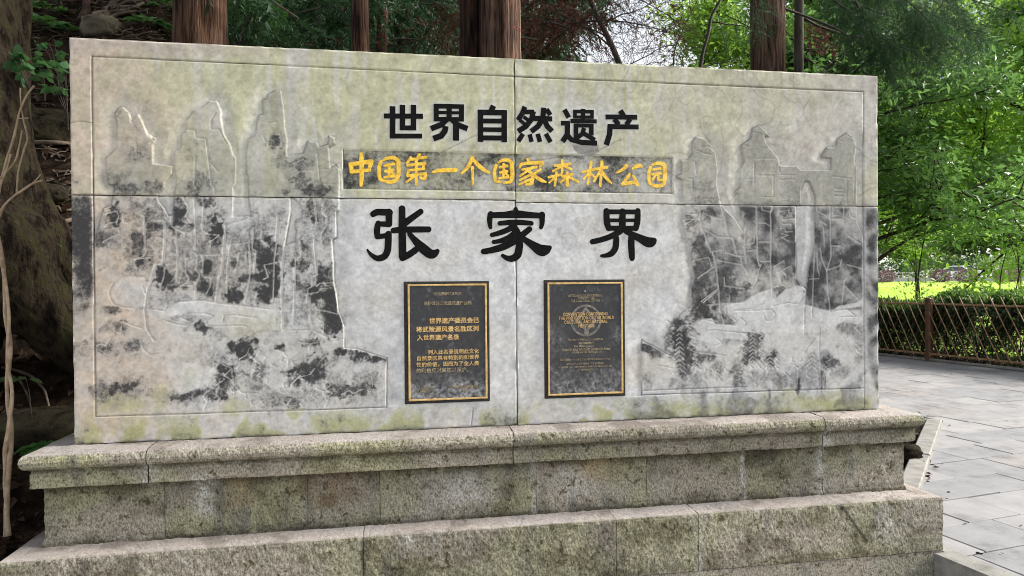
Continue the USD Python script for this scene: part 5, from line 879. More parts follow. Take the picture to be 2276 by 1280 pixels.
r = np.random.default_rng(19); P, Dv, ms = [], [], []
for k in range(26):
    a = k * 2.4; c0 = np.array([-1.6 + .2 * math.cos(a), YT + .3, 3.2 + 4.5 * k / 26]); d = L(math.cos(a), math.sin(a) * .9, .05); ln = 3.6 * (1 - .4 * k / 26); c = c0 + np.outer(np.linspace(0, 1, 8) * ln, d) + np.outer(np.linspace(0, 1, 8) ** 2 * ln, L(0, 0, -.12)); ms.append(tube(c, np.linspace(.05, .01, 8), 5, caps=False))
    s_ = r.uniform(.1, 1, 110); P.append(curve(c, 40)[(s_ * 39).astype(int)] + r.normal(0, .16, (110, 3))); Dv.append(d * .6 + r.normal(0, .6, (110, 3)) * L(1, 1, .4))
P, Dv = np.vstack(P), np.vstack(Dv); k = P[:, 2] > 3.5
put('branchwork', cat(ms), 'twig_bark', old); put('crown', conifer_sprays(P[k][::2], Dv[k][::2], 18, .5, 22, .12, .02, .3), 'needle', old, kind='stuff')  # crown out of view overhead, added to shade the trunk and bank

# pale climbing stems in front of it
vine = thing('climbing_vine', 'pale twisted vine with bare forked twigs climbing at the left edge', 'vine')
def vpath(pts, Y, r0, r1, n=40, mat_='pale_vine', name='stem', parent=vine, wob=.004, seed=1):
    q = np.array([[*on_y(x, y, Y + (dy[0] if dy else 0)), 0] for x, y, *dy in pts]); c = curve(q, n)[:, :3]; r = np.random.default_rng(seed)
    c = c + ndi.gaussian_filter1d(r.normal(0, 1, c.shape), 2, axis=0) * wob
    put(name, tube(c, np.linspace(r0, r1, n) * .8 * (1 + .22 * ndi.gaussian_filter1d(r.normal(0, 1, n), 1.2)), 9), mat_, parent, smooth=True)
vpath([(14, 1192), (19, 1060), (26, 960), (16, 860), (22, 780), (12, 690), (10, 620), (-2, 540), (-12, 470)], .12, .015, .012, 60, seed=2)
vpath([(20, 1190), (12, 1040, .02), (18, 950, -.02), (27, 880, -.01), (15, 800, .015), (20, 700, -.01), (4, 600)], .10, .012, .010, 60, seed=3)
vpath([(-8, 500), (10, 455), (45, 425), (78, 405), (95, 400)], .12, .010, .005, 26, name='twig', seed=4)
vpath([(72, 408), (84, 395), (91, 386)], .12, .005, .004, 8, name='twig', seed=5)
vpath([(-6, 430), (8, 380), (30, 310), (45, 245), (62, 210), (77, 190)], .12, .009, .005, 26, name='twig', seed=6)
vpath([(38, 430), (40, 395), (55, 330), (62, 308), (52, 265), (46, 225), (45, 195)], .14, .006, .004, 26, name='twig', seed=7)
vpath([(2, 395), (20, 375), (38, 350), (46, 310), (50, 290)], .12, .006, .004, 16, name='twig', seed=8)
vpath([(-5, 420), (12, 385), (25, 342)], .11, .007, .005, 12, name='twig', seed=9)
vpath([(40, 263), (52, 262), (65, 260)], .12, .004, .003, 6, name='twig', seed=10)

# ------------------------------------------------------------------ straight cedar trunks behind the wall
def cedar(px, Y, diam, seed, mat_, label, lean=(0, 0), z1=9.5, crown_z=6.6, crown_r=2.6, nspray=900, group='straight forest trunks behind the wall', ridges=.035, low=None, twin=None):
    b = on_y(px, 60, Y); z0 = float(terrain(b[0], Y)) - .15
    t = thing('cedar_tree', label, 'tree', group)
    v, f, b = trunk_mesh(px, Y, diam, z0, z1, seed, lean, ridges); put('trunk', (v, f), mat_, t, smooth=True)
    if twin:
        v, f, b2 = trunk_mesh(twin[0], Y + twin[2], twin[1], z0, z1, seed + 5, lean, ridges); put('trunk', (v, f), 'dark_bark', t, smooth=True)
    r = np.random.default_rng(seed); ms, P, Dv = [], [], []
    top = z1
    for k in range(30):
        z = crown_z + (top + 2 - crown_z) * (k / 30) ** .9; a = k * 2.4 + r.normal(0, .3); ln = crown_r * (1 - .55 * k / 30) * r.uniform(.7, 1.1)
        root = L(b[0] + lean[0] * (z - b[2]), Y + lean[1] * (z - b[2]), min(z, top)); d = L(math.cos(a), math.sin(a), -.05)
        c = root + np.outer(np.linspace(0, 1, 8) * ln, d) + np.outer(np.linspace(0, 1, 8) ** 2 * ln, L(0, 0, -.22)); ms.append(tube(c, np.linspace(.03, .006, 8), 5, caps=False))
        m = nspray // 30; s = r.uniform(.15, 1, m); q = curve(c, 40)[(s * 39).astype(int)]; P.append(q + r.normal(0, .10, (m, 3)) * (1 + s)[:, None]); Dv.append(d * .6 + r.normal(0, .6, (m, 3)) * L(1, 1, .4))
    put('branchwork', cat(ms), 'twig_bark', t)
    put('crown', conifer_sprays(np.vstack(P), np.vstack(Dv), seed, .5, 22, .11, .017), 'needle', t, kind='stuff')
    return t
cedar(445, 3.6, .53, 11, 'cedar_bark', 'thick straight cedar trunk standing above the left half of the wall', ridges=.04)
cedar(800, 6.2, .28, 12, 'cedar_bark', 'slim reddish cedar trunk left of the double trunk', z1=11)
cedar(1110, 4.0, .50, 13, 'cedar_bark', 'reddish double cedar trunk above the middle of the wall', ridges=.045, twin=(1052, .34, .22))
cedar(1706, 4.6, .50, 14, 'cedar_bark', 'thick cedar trunk with hanging green sprays above the right half of the wall', ridges=.045, nspray=700)
for i, (px, Y, dm, ln, lb) in enumerate(((850, 8.0, .20, (.06, 0), 'thin dark leaning trunk right of the slim reddish cedar'), (885, 9.5, .18, (.0, 0), 'thin dark trunk between the slim cedar and the double trunk'), (985, 12., .34, (0, 0), 'dim brown trunk deep in the forest left of the double trunk'),
        (600, 9., .34, (.0, 0), 'dim trunk deep in the forest right of the thick left cedar'), (690, 13., .36, (0, 0), 'far dark trunk between the thick left cedar and the slim one'), (545, 14., .3, (0, 0), 'far dark trunk close right of the thick left cedar'), (1010, 16., .3, (0, 0), 'faint far trunk left of the double trunk'), (760, 17., .3, (0, 0), 'faint far trunk beside the slim cedar'))):
    cedar(px, Y, dm, 30 + i, 'dark_bark', lb, ln, z1=11, crown_z=9.5 if px > 1200 else 5.0 if i > 3 else 6.5, crown_r=2.8, nspray=500, ridges=.02)
slim = thing('slim_tree', 'slim smooth dark stem just right of the thick right cedar', 'tree')
v, f, b = trunk_mesh(1776, 5.2, .15, float(terrain(on_y(1776, 60, 5.2)[0], 5.2)) - .1, 8, 71, (.012, 0), .01); put('trunk', (v, f), 'grey_bark', slim, smooth=True)
def plane_limb(parent, pts, Y, r0, r1, n=30, mat_='twig_bark', name='branch', seed=1, wob=.01):
    q = np.array([[*on_y(x, y, Y + (d[0] if d else 0)), 0] for x, y, *d in pts]); c = curve(q, n)[:, :3]
    c = c + ndi.gaussian_filter1d(np.random.default_rng(seed).normal(0, 1, c.shape), 2, axis=0) * wob; put(name, tube(c, np.linspace(r0, r1, n), 7), mat_, parent, smooth=True); return c
plane_limb(slim, [(1786, 42), (1830, 62), (1890, 80), (1960, 86), (2060, 84)], 5.2, .022, .006, name='branch', seed=3)
plane_limb(slim, [(1790, 110), (1830, 105), (1880, 88)], 5.2, .010, .004, seed=4)
# bare leaning stem and twigs over the bright gap
lean = thing('leaning_tree', 'bare dark stem leaning to the left over the bright gap in the forest', 'tree')
plane_limb(lean, [(1425, 320), (1395, 190), (1365, 110), (1330, 40), (1290, -60)], 5.4, .05, .032, name='trunk', mat_='grey_bark', seed=5)
for i, (pts, r_) in enumerate((([(1372, 118), (1330, 80), (1270, 45), (1215, 20), (1180, -30)], .014), ([(1352, 80), (1300, 60), (1230, 10), (1205, -40)], .010), ([(1380, 150), (1430, 130), (1480, 105), (1560, 104)], .009), ([(1340, 50), (1380, 35), (1440, 10), (1470, -30)], .012), ([(1395, 185), (1420, 150), (1455, 138), (1490, 150)], .007),
        ([(1360, 100), (1340, 60), (1300, 20), (1275, -30)], .009), ([(1385, 165), (1345, 110), (1310, 70)], .006), ([(1330, 45), (1350, 10), (1365, -30)], .009), ([(1430, 130), (1450, 90), (1490, 60), (1500, 30)], .006), ([(1380, 36), (1420, 60), (1460, 65), (1500, 90)], .006))):
    plane_limb(lean, pts, 5.4, r_, .003, seed=20 + i, wob=.02)
tw = np.random.default_rng(44); ms = []
for k in range(520):
    x, y = tw.uniform(1340, 1520), tw.uniform(-30, 170); Y = tw.uniform(5.0, 7.5); p = on_y(x, y, Y); d = tw.normal(0, 1, 3) * L(1, .6, .8); d /= np.linalg.norm(d); ln = tw.uniform(.12, .42)
    c = [p]; 
    for _ in range(4): d = d + tw.normal(0, .35, 3) + L(0, 0, -.12); d /= np.linalg.norm(d); c.append(c[-1] + d * ln / 4)
    ms.append(tube(c, np.linspace(.0042, .0018, 5), 4, caps=False))
put('twigwork', cat(ms), 'twig_bark', lean, kind='stuff')
# thin stem tied with pink twine
stake = thing('thin_stake', 'thin pale upright stake with pink twine beside the double cedar', 'stake')
plane_limb(stake, [(1158, 240), (1157, 130), (1156, 60), (1154, -30)], 3.2, .007, .005, mat_='pale_vine', name='rod', seed=8, wob=.002)
plane_limb(stake, [(1140, 60), (1150, 58), (1158, 66), (1150, 64), (1141, 60)], 3.18, .003, .003, mat_='pink_twine', name='twine', seed=9, wob=.004)
# dead brown cedar twigs right of the double trunk, dark needles left of it
def mass(name, label, box_, Y0, Y1, n, mat_, seed, length=.5, needles=22, nl=.09, nw=.012, cat_='foliage', hang=.5, branches=16):
    r = np.random.default_rng(seed); t = thing(name, label, cat_); P, Dv, ms = [], [], []
    x0, y0, x1, y1 = box_
    for k in range(branches):
        Y = r.uniform(Y0, Y1); a = on_y(r.uniform(x0, x1), r.uniform(y0 - 40, y1 - 20), Y); d = L(r.choice([-1, 1]) * r.uniform(.5, 1), r.normal(0, .5), r.normal(-.1, .25)); ln = r.uniform(.9, 2.0)
        c = a + np.outer(np.linspace(0, 1, 8) * ln, d) + np.outer(np.linspace(0, 1, 8) ** 2 * ln, L(0, 0, -.25)); ms.append(tube(c, np.linspace(.016, .004, 8), 5, caps=False))
        m = n // branches; s = r.uniform(0, 1, m); P.append(curve(c, 40)[(s * 39).astype(int)] + r.normal(0, .12, (m, 3))); Dv.append(d * .5 + r.normal(0, .6, (m, 3)))
    put('branchwork', cat(ms), 'twig_bark', t); put('needles', conifer_sprays(np.vstack(P), np.vstack(Dv), seed, length, needles, nl, nw, hang), mat_, t, kind='stuff')
mass('dead_branches', 'rust brown dead twigs hanging right of the double cedar trunk', (1150, -30, 1290, 150), 5.0, 7.0, 900, 'dead_needle', 51, .45, 26, .05, .006, 'branch', branches=18)
mass('dead_branches', 'small rust brown dead twigs right of the slim reddish cedar', (880, 40, 940, 110), 7.5, 9, 60, 'dead_needle', 52, .4, 24, .05, .007, 'branch', branches=4)
mass('cedar_sapling', 'dark green cedar sapling filling the gap left of the slim reddish cedar', (640, -30, 770, 120), 7, 10.5, 800, 'needle', 53, .5, 24, .09, .012, 'tree', branches=24)
mass('cedar_sapling', 'dark green cedar sapling between the slim cedar and the double trunk', (840, -30, 1040, 130), 8, 12, 900, 'needle', 54, .5, 24, .09, .012, 'tree', branches=26)
mass('cedar_sapling', 'dim cedar sapling right of the thick left cedar', (510, -30, 640, 110), 8, 12, 600, 'needle', 55, .5, 24, .09, .012, 'tree', branches=20)
for i, (px, Y, wd, n_) in enumerate(((560, 16, 150, 900), (700, 20, 170, 1000), (860, 18, 160, 1000), (980, 22, 170, 1000), (1130, 20, 150, 900), (1200, 17, 70, 900))):
    mass('far_cedar', 'dark far cedar closing the forest gap, %s from the thick left cedar' % ('first', 'second', 'third', 'fourth', 'fifth', 'sixth', 'seventh')[i], (px - wd / 2, -60, px + wd / 2, 170), Y, Y + 4, n_, 'needle', 150 + i, .8, 20, .20, .032, 'tree', branches=26)
# hanging sprays of the thick right cedar, in front of its trunk and out over the wall's right end
spr = thing('cedar_boughs', 'dark green cedar boughs drooping over the right end of the wall', 'branch')
r = np.random.default_rng(61); P, Dv, ms = [], [], []
for i, (pts, Y) in enumerate((([(1740, -60), (1850, -20), (1960, 30), (2060, 50), (2150, 40)], 4.8), ([(1760, -120), (1900, -40), (2030, 10), (2130, 60), (2200, 80)], 4.4), ([(1800, -150), (1950, -60), (2090, -30), (2190, 10), (2270, 30)], 4.2), ([(1745, 20), (1850, 60), (1950, 110), (2040, 100), (2110, 90)], 4.7), ([(1900, 160), (1960, 110), (2040, 60), (2100, 0), (2130, -80)], 4.5),
        ([(1760, -60), (1880, 20), (1970, 90), (2050, 120)], 4.1), ([(1850, -110), (1990, -20), (2080, 60), (2140, 120)], 4.0), ([(1930, -60), (2010, 20), (2060, 110), (2080, 150)], 4.6), ([(2000, -90), (2080, -20), (2140, 40), (2180, 110)], 4.9), ([(1880, -40), (1920, 40), (1960, 120), (1975, 170)], 4.3))):
    q = np.array([[*on_y(x, y, Y), 0] for x, y in pts]); c = curve(q, 30)[:, :3]; ms.append(tube(c, np.linspace(.018, .004, 30), 6, caps=False)); m = 190 if i else 150
    s = r.uniform(.28, 1, m); b = c[(s * 29).astype(int)]; P.append(b + r.normal(0, .07, (m, 3)) + L(0, 0, -.03)); Dv.append(r.normal(0, .6, (m, 3)) + L(.25, 0, -.25))
put('branchwork', cat(ms), 'twig_bark', spr); put('sprays', conifer_sprays(np.vstack(P), np.vstack(Dv), 62, .38, 84, .026, .0026, .75), 'needle', spr, kind='stuff')
spr2 = thing('cedar_boughs', 'small dark green cedar spray hanging against the thick right cedar trunk', 'branch')
P = np.array([on_y(r.uniform(1655, 1700), r.uniform(-40, 70), 4.1 + r.uniform(-.1, .1)) for _ in range(70)]); Dv = r.normal(0, .5, (70, 3)) + L(.1, -.2, -.5)
put('sprays', conifer_sprays(P, Dv, 63, .30, 84, .022, .0022, .5), 'needle', spr2, kind='stuff'); plane_limb(spr2, [(1650, -60), (1672, -10), (1690, 50)], 4.1, .010, .004, seed=64)

# ------------------------------------------------------------------ hillside undergrowth, roots, litter
r = np.random.default_rng(77); n = 15000
s = r.uniform(-5.5, 2.2, n); y = .3 + r.uniform(0, 1, n) ** 1.4 * 12; P = np.column_stack([s - .2 * (y + 3.6) + .6, y]); keep = (P[:, 0] < 2.5); P = P[keep]; P = np.column_stack([P, terrain(P[:, 0], P[:, 1]) + .015]); d = rand_dirs(len(P), r) * L(1, 1, .45)
put('leaf_litter', leaf_mesh(P, d, .085, .5, .5, r), 'litter', label='brown dead leaves lying on the dark slope behind the wall', cat='leaves', kind='stuff')
n = 500; x = r.uniform(-1.6, -.16, n); y = r.uniform(-.35, .5, n); P = np.column_stack([x, y, terrain(x, y) + .012]); put('leaf_litter', leaf_mesh(P, rand_dirs(n, r) * L(1, 1, .4), .06, .5, .5, r), 'litter', label='dead leaves on the soil at the left foot of the plinth', cat='leaves', kind='stuff')
P = np.array([on_z(x, y, -.78) for x, y in zip(r.uniform(2005, 2065, 160), r.uniform(920, 1060, 160))]) ; put('leaf_litter', leaf_mesh(P, rand_dirs(160, r) * L(1, 1, .4), .05, .45, .4, r), 'litter', label='dead leaves in the soil bed beside the slanting kerb', cat='leaves', kind='stuff')
put('leaf_litter', leaf_mesh(LITTER_ON_PAVING, rand_dirs(len(LITTER_ON_PAVING), r) * L(1, 1, .15), .045, .5, .3, r), 'litter', label='few small dead leaves scattered on the paving', cat='leaves', kind='stuff')
def on_hill(px, py):                                    # first point of the slope on a sight line
    d = ray(px, py); t = np.linspace(3.7, 40, 1500); q = EYE + d * t[:, None] ; below = (q[:, 2] < terrain(q[:, 0], q[:, 1])) & (q[:, 1] > .35); k = np.argmax(below) if below.any() else len(t) - 1; return q[k]
def stick(pts, r0, r1, mat_, label, name='fallen_branch', cat_='branch', lift=.02, group=None, n=16, seed=1):
    q = np.array([on_hill(*p) for p in pts]); q[:, 2] += lift; c = curve(np.column_stack([q, np.zeros(len(q))]), n)[:, :3]; c = c + ndi.gaussian_filter1d(np.random.default_rng(seed).normal(0, 1, c.shape), 1.5, axis=0) * r0 * .8
    put(name, tube(c, np.linspace(r0, r1, n), 7), mat_, smooth=True, label=label, cat=cat_, group=group)
stick([(60, 328), (110, 330), (160, 331)], .022, .02, 'dead_wood', 'straight dark pole lying level on the slope left of the wall', lift=.05)
stick([(95, 342), (130, 350), (165, 360)], .010, .006, 'dead_wood', 'thin dead stick lying below the level pole left of the wall')
stick([(95, 512), (130, 508), (165, 496)], .022, .016, 'dead_wood', 'brown dead branch pointing at the wall above the mossy root', lift=.04)
stick([(70, 430), (110, 450), (140, 480)], .012, .006, 'dead_wood', 'thin dead stick on the slope above the mossy root')
stick([(110, 405), (150, 420), (175, 440)], .014, .008, 'dead_wood', 'short dead stick close to the left edge of the wall')
stick([(5, 855), (60, 868), (95, 900), (110, 940)], .010, .005, 'dead_wood', 'thin bare twig drooping under the thick root', lift=.1)
for i, (pts, lb) in enumerate((([(205, 62), (235, 48), (270, 38), (300, 30)], 'lowest'), ([(210, 50), (240, 38), (275, 30), (310, 20)], 'second lowest'), ([(215, 42), (250, 28), (285, 20), (318, 12)], 'middle'), ([(228, 32), (262, 16), (300, 8)], 'second highest'), ([(240, 20), (275, 6), (310, -4)], 'highest'))):
    stick(pts, .035, .018, 'dead_wood', '%s of the bundled surface roots on the slope above the wall corner' % lb, 'surface_root', 'root', lift=.04, group='bundled surface roots on the slope', seed=90 + i)
stick([(180, 70), (192, 45), (200, 10), (205, -20)], .05, .03, 'dark_bark', 'dark crooked stump leaning on the slope above the wall corner', 'crooked_stump', 'stump', lift=.1)
ms = []; tr = np.random.default_rng(83)
for k in range(420):
    q = on_hill(tr.uniform(20, 420), tr.uniform(-10, 500) if tr.random() < .7 else tr.uniform(-10, 90)) + L(0, 0, .03); a = tr.uniform(0, 6.28); ln = tr.uniform(.12, .55); d = L(math.cos(a), .5 * math.sin(a), .35 * math.sin(a)); c = q + np.outer(np.linspace(-.5, .5, 6) * ln, d) + tr.normal(0, .012, (6, 3)); ms.append(tube(c, np.linspace(.007, .003, 6) * tr.uniform(.6, 1.6), 5, caps=False))
put('fallen_twigs', cat(ms), 'dead_wood', label='tangle of thin dead twigs strewn over the slope left of the wall', cat='twigs', kind='stuff')
for i, (x, y, sz, lb, fl) in enumerate(((120, 945, .30, 'flat mossy rock ledge just behind the left end of the coping', .35), (110, 440, .16, 'dark rock on the slope beside the left tree', .6), (70, 470, .14, 'small dark rock hard against the left tree trunk', .7), (75, 295, .10, 'pale grey stone on the slope under the hanging twigs', .5), (230, 65, .22, 'grey rock on the slope above the wall corner', .6), (110, 300, .35, 'dark overhanging rock on the slope left of the wall', .6))):
    q = on_hill(x, y); put_rock(120 + i, q, (sz, sz * .8, sz), 'wet_rock' if i != 4 else 'rock', lb, fl)
def seedling(pts, Y, label, size=.055, n=9, seed=1, mat_='seedling_leaf', stems=3, name='seedling'):
    """Leafy seedling: each broad leaf is a part of its own."""
    t = thing(name, label, 'plant'); r = np.random.default_rng(seed); c = np.array([on_y(x, y, Y) for x, y in pts]); base = c.mean(0) + L(0, .12, -.22)
    for p in c[::max(1, len(c) // stems)]: put('stem', tube(curve([[*base, 0], [*(base * .4 + p * .6 + L(0, 0, .05)), 0], [*p, 0]], 10)[:, :3], .0022, 5), 'twig_bark', t)
    for p in c:
        for k in range(max(1, n // len(c))):
            d = r.normal(0, 1, 3) * L(1, .7, .5) + L(0, -.3, -.15); d /= np.linalg.norm(d); s = size * r.uniform(.7, 1.25); S = np.cross(d, L(0, .6, 1)); S /= np.linalg.norm(S); N = np.cross(S, d)
            rows = [(0, 0, 0), (.25, .30, .02), (.5, .38, .0), (.75, .26, -.05), (1, 0, -.14)]; V, F = [], []
            for a, w, z in rows: V += [p + d * a * s - S * w * s + N * (z + .10 * w) * s, p + d * a * s + N * z * s, p + d * a * s + S * w * s + N * (z + .10 * w) * s]
            for i in range(4):
                for j in range(2): a_ = i * 3 + j; F += [(a_, a_ + 1, a_ + 4), (a_, a_ + 4, a_ + 3)]
            put('leaf', (np.array(V), np.array(F)), mat_, t, smooth=True); p = p + r.normal(0, .03, 3)
seedling([(24, 118), (38, 124), (50, 138), (58, 152), (34, 132)], .5, 'bright green seedling with oval leaves in front of the left tree trunk', .062, 20, 1)
seedling([(62, 128), (78, 122), (92, 128), (70, 140)], .8, 'small seedling on the slope between the left tree and the wall corner', .06, 12, 2)
seedling([(105, 150), (120, 152), (138, 148), (146, 156)], .8, 'drooping leafy seedling close to the wall corner', .06, 14, 3)
seedling([(120, 185), (132, 192), (145, 198), (114, 196)], .6, 'seedling with long pale green leaves beside the wall edge', .06, 8, 4)
seedling([(92, 100), (108, 96), (122, 102)], 1.0, 'feathery grey green seedling above the wall corner', .05, 12, 5)
seedling([(98, 535), (104, 540), (100, 545)], .85, 'tiny green seedling on the mossy root', .03, 6, 6)
seedling([(138, 640), (146, 643), (152, 648)], .95, 'tiny green seedling between the two roots at the wall edge', .035, 6, 7)
seedling([(28, 835), (40, 842), (55, 838)], .35, 'dark leaved seedling under the thick root', .06, 7, 8, 'hedge_leaf')
def fern(loc, label, size=.22, n=7, seed=1, facing=None, up=.55):
    t = thing('fern', label, 'fern'); r = np.random.default_rng(seed); loc = np.array(loc)
    for k in range(n):
        a = (facing if facing is not None else 2 * np.pi * k / n) + r.normal(0, .45); ln = size * r.uniform(.7, 1.2); tt = np.linspace(0, 1, 14); d = L(math.cos(a), math.sin(a), 0)
        c = loc + np.outer(tt * ln, d) + np.outer((up * tt - .75 * tt ** 2) * ln, L(0, 0, 1)); tg = np.gradient(c, axis=0); tg /= np.linalg.norm(tg, axis=1, keepdims=True); S = np.cross(tg, L(0, 0, 1)); S /= np.linalg.norm(S, axis=1, keepdims=True)
        P = np.vstack([c[2:], c[2:]]); D_ = np.vstack([S[2:] + tg[2:] * .55, -S[2:] + tg[2:] * .55]); sz = np.tile(ln * .30 * np.sin(np.pi * (.18 + .82 * tt[2:])) + .006, 2)
        put('frond', cat([leaf_mesh(P, D_, sz, .34, .1, r), tube(c, .0018, 4, caps=False)]), 'fern', t)
q = on_y(95, 985, .22); fern(q + L(.06, 0, -.02), 'small bright green fern sprouting behind the left end of the coping', .20, 5, 3, facing=2.9, up=.5)
for i, (x, y, lb) in enumerate(((85, 60, 'fern on the dark slope right of the left tree stem'), (110, 30, 'fern high on the slope right of the left tree stem'), (150, 75, 'fern just above the top left wall corner'), (330, 60, 'fern on the slope left of the thick left cedar'), (360, 20, 'fern high on the slope left of the thick left cedar'), (70, 150, 'fern half hidden behind the seedlings'))):
    fern(on_hill(x, y) + L(0, 0, .03), lb, .34, 8, 20 + i)
def bush(name, loc, size, n, mat_, label, seed, leaf=.05, cat_='bush', group=None, stem=True, flat=.8, stems=9):
    t = thing(name, label, cat_, group); r = np.random.default_rng(seed); loc = np.array(loc, float); size = np.array(size, float)
    d = rand_dirs(n, r); rad = r.uniform(.35, 1, n) ** .5; lump = 1 + .5 * (meshkit.fbm(d * 2.2 + seed, 2, seed) - .5)
    P = loc + L(0, 0, size[2]) + d * (rad * lump)[:, None] * size; put('foliage', leaf_mesh(P, d * .7 + rand_dirs(n, r) * .9, leaf, rng_=r), mat_, t, kind='stuff')
    if stem:
        ms = [tube(curve([[*(loc + L(*(r.normal(0, .06, 2)), -.05)), 0], [*(loc + r.normal(0, .25, 3) * size + L(0, 0, size[2] * .5)), 0], [*(loc + r.normal(0, .45, 3) * size + L(0, 0, size[2] * 1.1)), 0]], 8)[:, :3], np.linspace(.012, .004, 8), 5, caps=False) for _ in range(stems)]
        put('stems', cat(ms), 'twig_bark', t)
    return t
for i, (x, y, lb) in enumerate(((540, 40, 'leafy bush just right of the thick left cedar'), (560, 10, 'higher leafy bush right of the thick left cedar'), (100, 10, 'leafy bush high on the slope beside the left tree'), (350, 5, 'leafy bush high on the slope left of the thick left cedar'), (610, 80, 'low leafy bush showing just over the wall top'))):
    p = on_y(x, y, 5.5 + .4 * i); bush('undergrowth_bush', (p[0], p[1], p[2] - .35), (.42, .35, .30), 700, 'fern' if i % 2 else 'seedling_leaf', lb, 200 + i, .08)
# ------------------------------------------------------------------ lattice fence, hedge and lawn edge
fence = thing('lattice_fence', 'low brown lattice fence with crossed slats along the far edge of the pavement', 'fence')
FH = 1.16
def fpt(t, off=0.0, z=0.0): q = FP + fd * t + FN * off; return L(q[0], q[1], Z_PAVE + z)
def bar(a, b, w, d, mat_, name, parent=fence):
    ax = b - a; ln = np.linalg.norm(ax); ax /= ln; s = L(fd[0], fd[1], 0); n = L(FN[0], FN[1], 0); s2 = s - ax * (s @ ax); s2 = s2 / np.linalg.norm(s2) if np.linalg.norm(s2) > .2 else L(0, 0, 1)
    v, f = rbox((-w / 2, -d / 2, 0), (w / 2, d / 2, ln), min(w, d) * .2); M = np.stack([s2, np.cross(ax, s2), ax]); put(name, (v @ M + a, f), mat_, parent)
T0, T1 = -3.4, 3.6                                     # along the fence from the post in view
for t in (T0, 0.0, T1): bar(fpt(t, 0, -.05), fpt(t, 0, FH + .06), .115, .115, 'fence_post_paint', 'post')
for z in (.13, FH - .06):
    for a, b in ((T0 + .06, -.06), (.06, T1 - .06)): bar(fpt(a, -.012, z), fpt(b, -.012, z), .035, .035, 'fence_paint', 'rail')
bar(fpt(T0, -.02, .02), fpt(T1, -.02, .02), .05, .06, 'kerb_stone', 'base_strip')
sgn = 1.0 if (RT[:2] @ fd) > 0 else -1.0
step_, run_ = .185, .56
for lay, (s, off, w) in enumerate(((1, -.040, .016), (-1, .018, .010))):
    t = T0 - .6
    while t < T1 + .3:
        a, b = t, t + run_ * s * sgn; zz = (FH + .10) if s > 0 else FH - .02
        lo_t, hi_t = (b, a)                           # a at the top, b at the foot
        if T0 < min(a, b) and max(a, b) < T1: bar(fpt(lo_t, off, .10), fpt(hi_t, off, zz), w, .014, 'fence_paint' if s > 0 else 'fence_post_paint', 'slat')
        t += step_
hr = np.random.default_rng(5)
hedge_group = 'clipped hedge shrubs behind the lattice fence'
spots = ['furthest left, at the wall edge', 'second from the wall edge', 'just left of the fence post', 'just right of the fence post', 'second right of the fence post', 'third right of the fence post', 'fourth right of the fence post', 'fifth right of the post', 'beyond the picture edge']
for i, t in enumerate(np.arange(-2.9, 3.3, .70)):
    tt = t * (-1 if (fd @ RT[:2]) < 0 else 1); base = fpt(tt + hr.normal(0, .05), .62 + hr.normal(0, .06), .0); base[2] = float(terrain(base[0], base[1]))
    hh = 1.10 + hr.normal(0, .05) + (.16 if i in (4, 5, 6) else 0); th = thing('hedge_shrub', 'dark leafy hedge shrub behind the fence, ' + spots[i % 9], 'shrub', hedge_group)
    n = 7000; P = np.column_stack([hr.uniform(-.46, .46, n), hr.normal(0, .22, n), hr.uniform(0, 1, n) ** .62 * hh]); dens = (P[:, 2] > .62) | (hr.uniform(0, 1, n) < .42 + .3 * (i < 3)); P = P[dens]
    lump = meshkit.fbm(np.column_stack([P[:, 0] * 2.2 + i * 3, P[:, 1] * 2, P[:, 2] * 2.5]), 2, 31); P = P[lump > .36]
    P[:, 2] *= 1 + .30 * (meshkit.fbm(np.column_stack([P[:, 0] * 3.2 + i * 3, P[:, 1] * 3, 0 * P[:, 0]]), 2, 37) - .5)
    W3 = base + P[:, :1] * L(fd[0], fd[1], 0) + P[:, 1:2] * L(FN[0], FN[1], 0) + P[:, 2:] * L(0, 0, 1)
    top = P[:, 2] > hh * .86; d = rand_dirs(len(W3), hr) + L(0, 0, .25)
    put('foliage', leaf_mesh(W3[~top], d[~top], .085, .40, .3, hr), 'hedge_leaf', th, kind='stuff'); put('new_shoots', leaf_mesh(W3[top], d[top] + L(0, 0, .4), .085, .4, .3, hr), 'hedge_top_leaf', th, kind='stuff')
    ms = []
    for k in range(9):
        a = base + L(*hr.normal(0, .08, 2), -.05); b = base + L(fd[0], fd[1], 0) * hr.uniform(-.4, .4) + L(FN[0], FN[1], 0) * hr.normal(0, .15) + L(0, 0, hr.uniform(.7, 1.15) * hh * .8); ms.append(tube(curve([[*a, 0], [*(a * .5 + b * .5 + hr.normal(0, .05, 3)), 0], [*b, 0]], 8)[:, :3], np.linspace(.014, .005, 8), 5, caps=False))
    put('stems', cat(ms), 'twig_bark', th)
n = 1500; t = hr.uniform(-3.4, 3.4, n); o = hr.uniform(.15, 1.6, n); P = FP + fd * t[:, None] + FN * o[:, None]; P = np.column_stack([P, terrain(P[:, 0], P[:, 1]) + .02])
put('leaf_litter', leaf_mesh(P, rand_dirs(n, hr) * L(1, 1, .4), .09, .5, .4, hr), 'litter', label='dry leaves on the ground under the hedge', cat='leaves', kind='stuff')
def place_px(px, py_ground, depth):                    # ground point seen at column px, at this depth along the view
    d = ray(px, py_ground); p = EYE + d * depth; return L(p[0], p[1], float(terrain(p[0], p[1])))
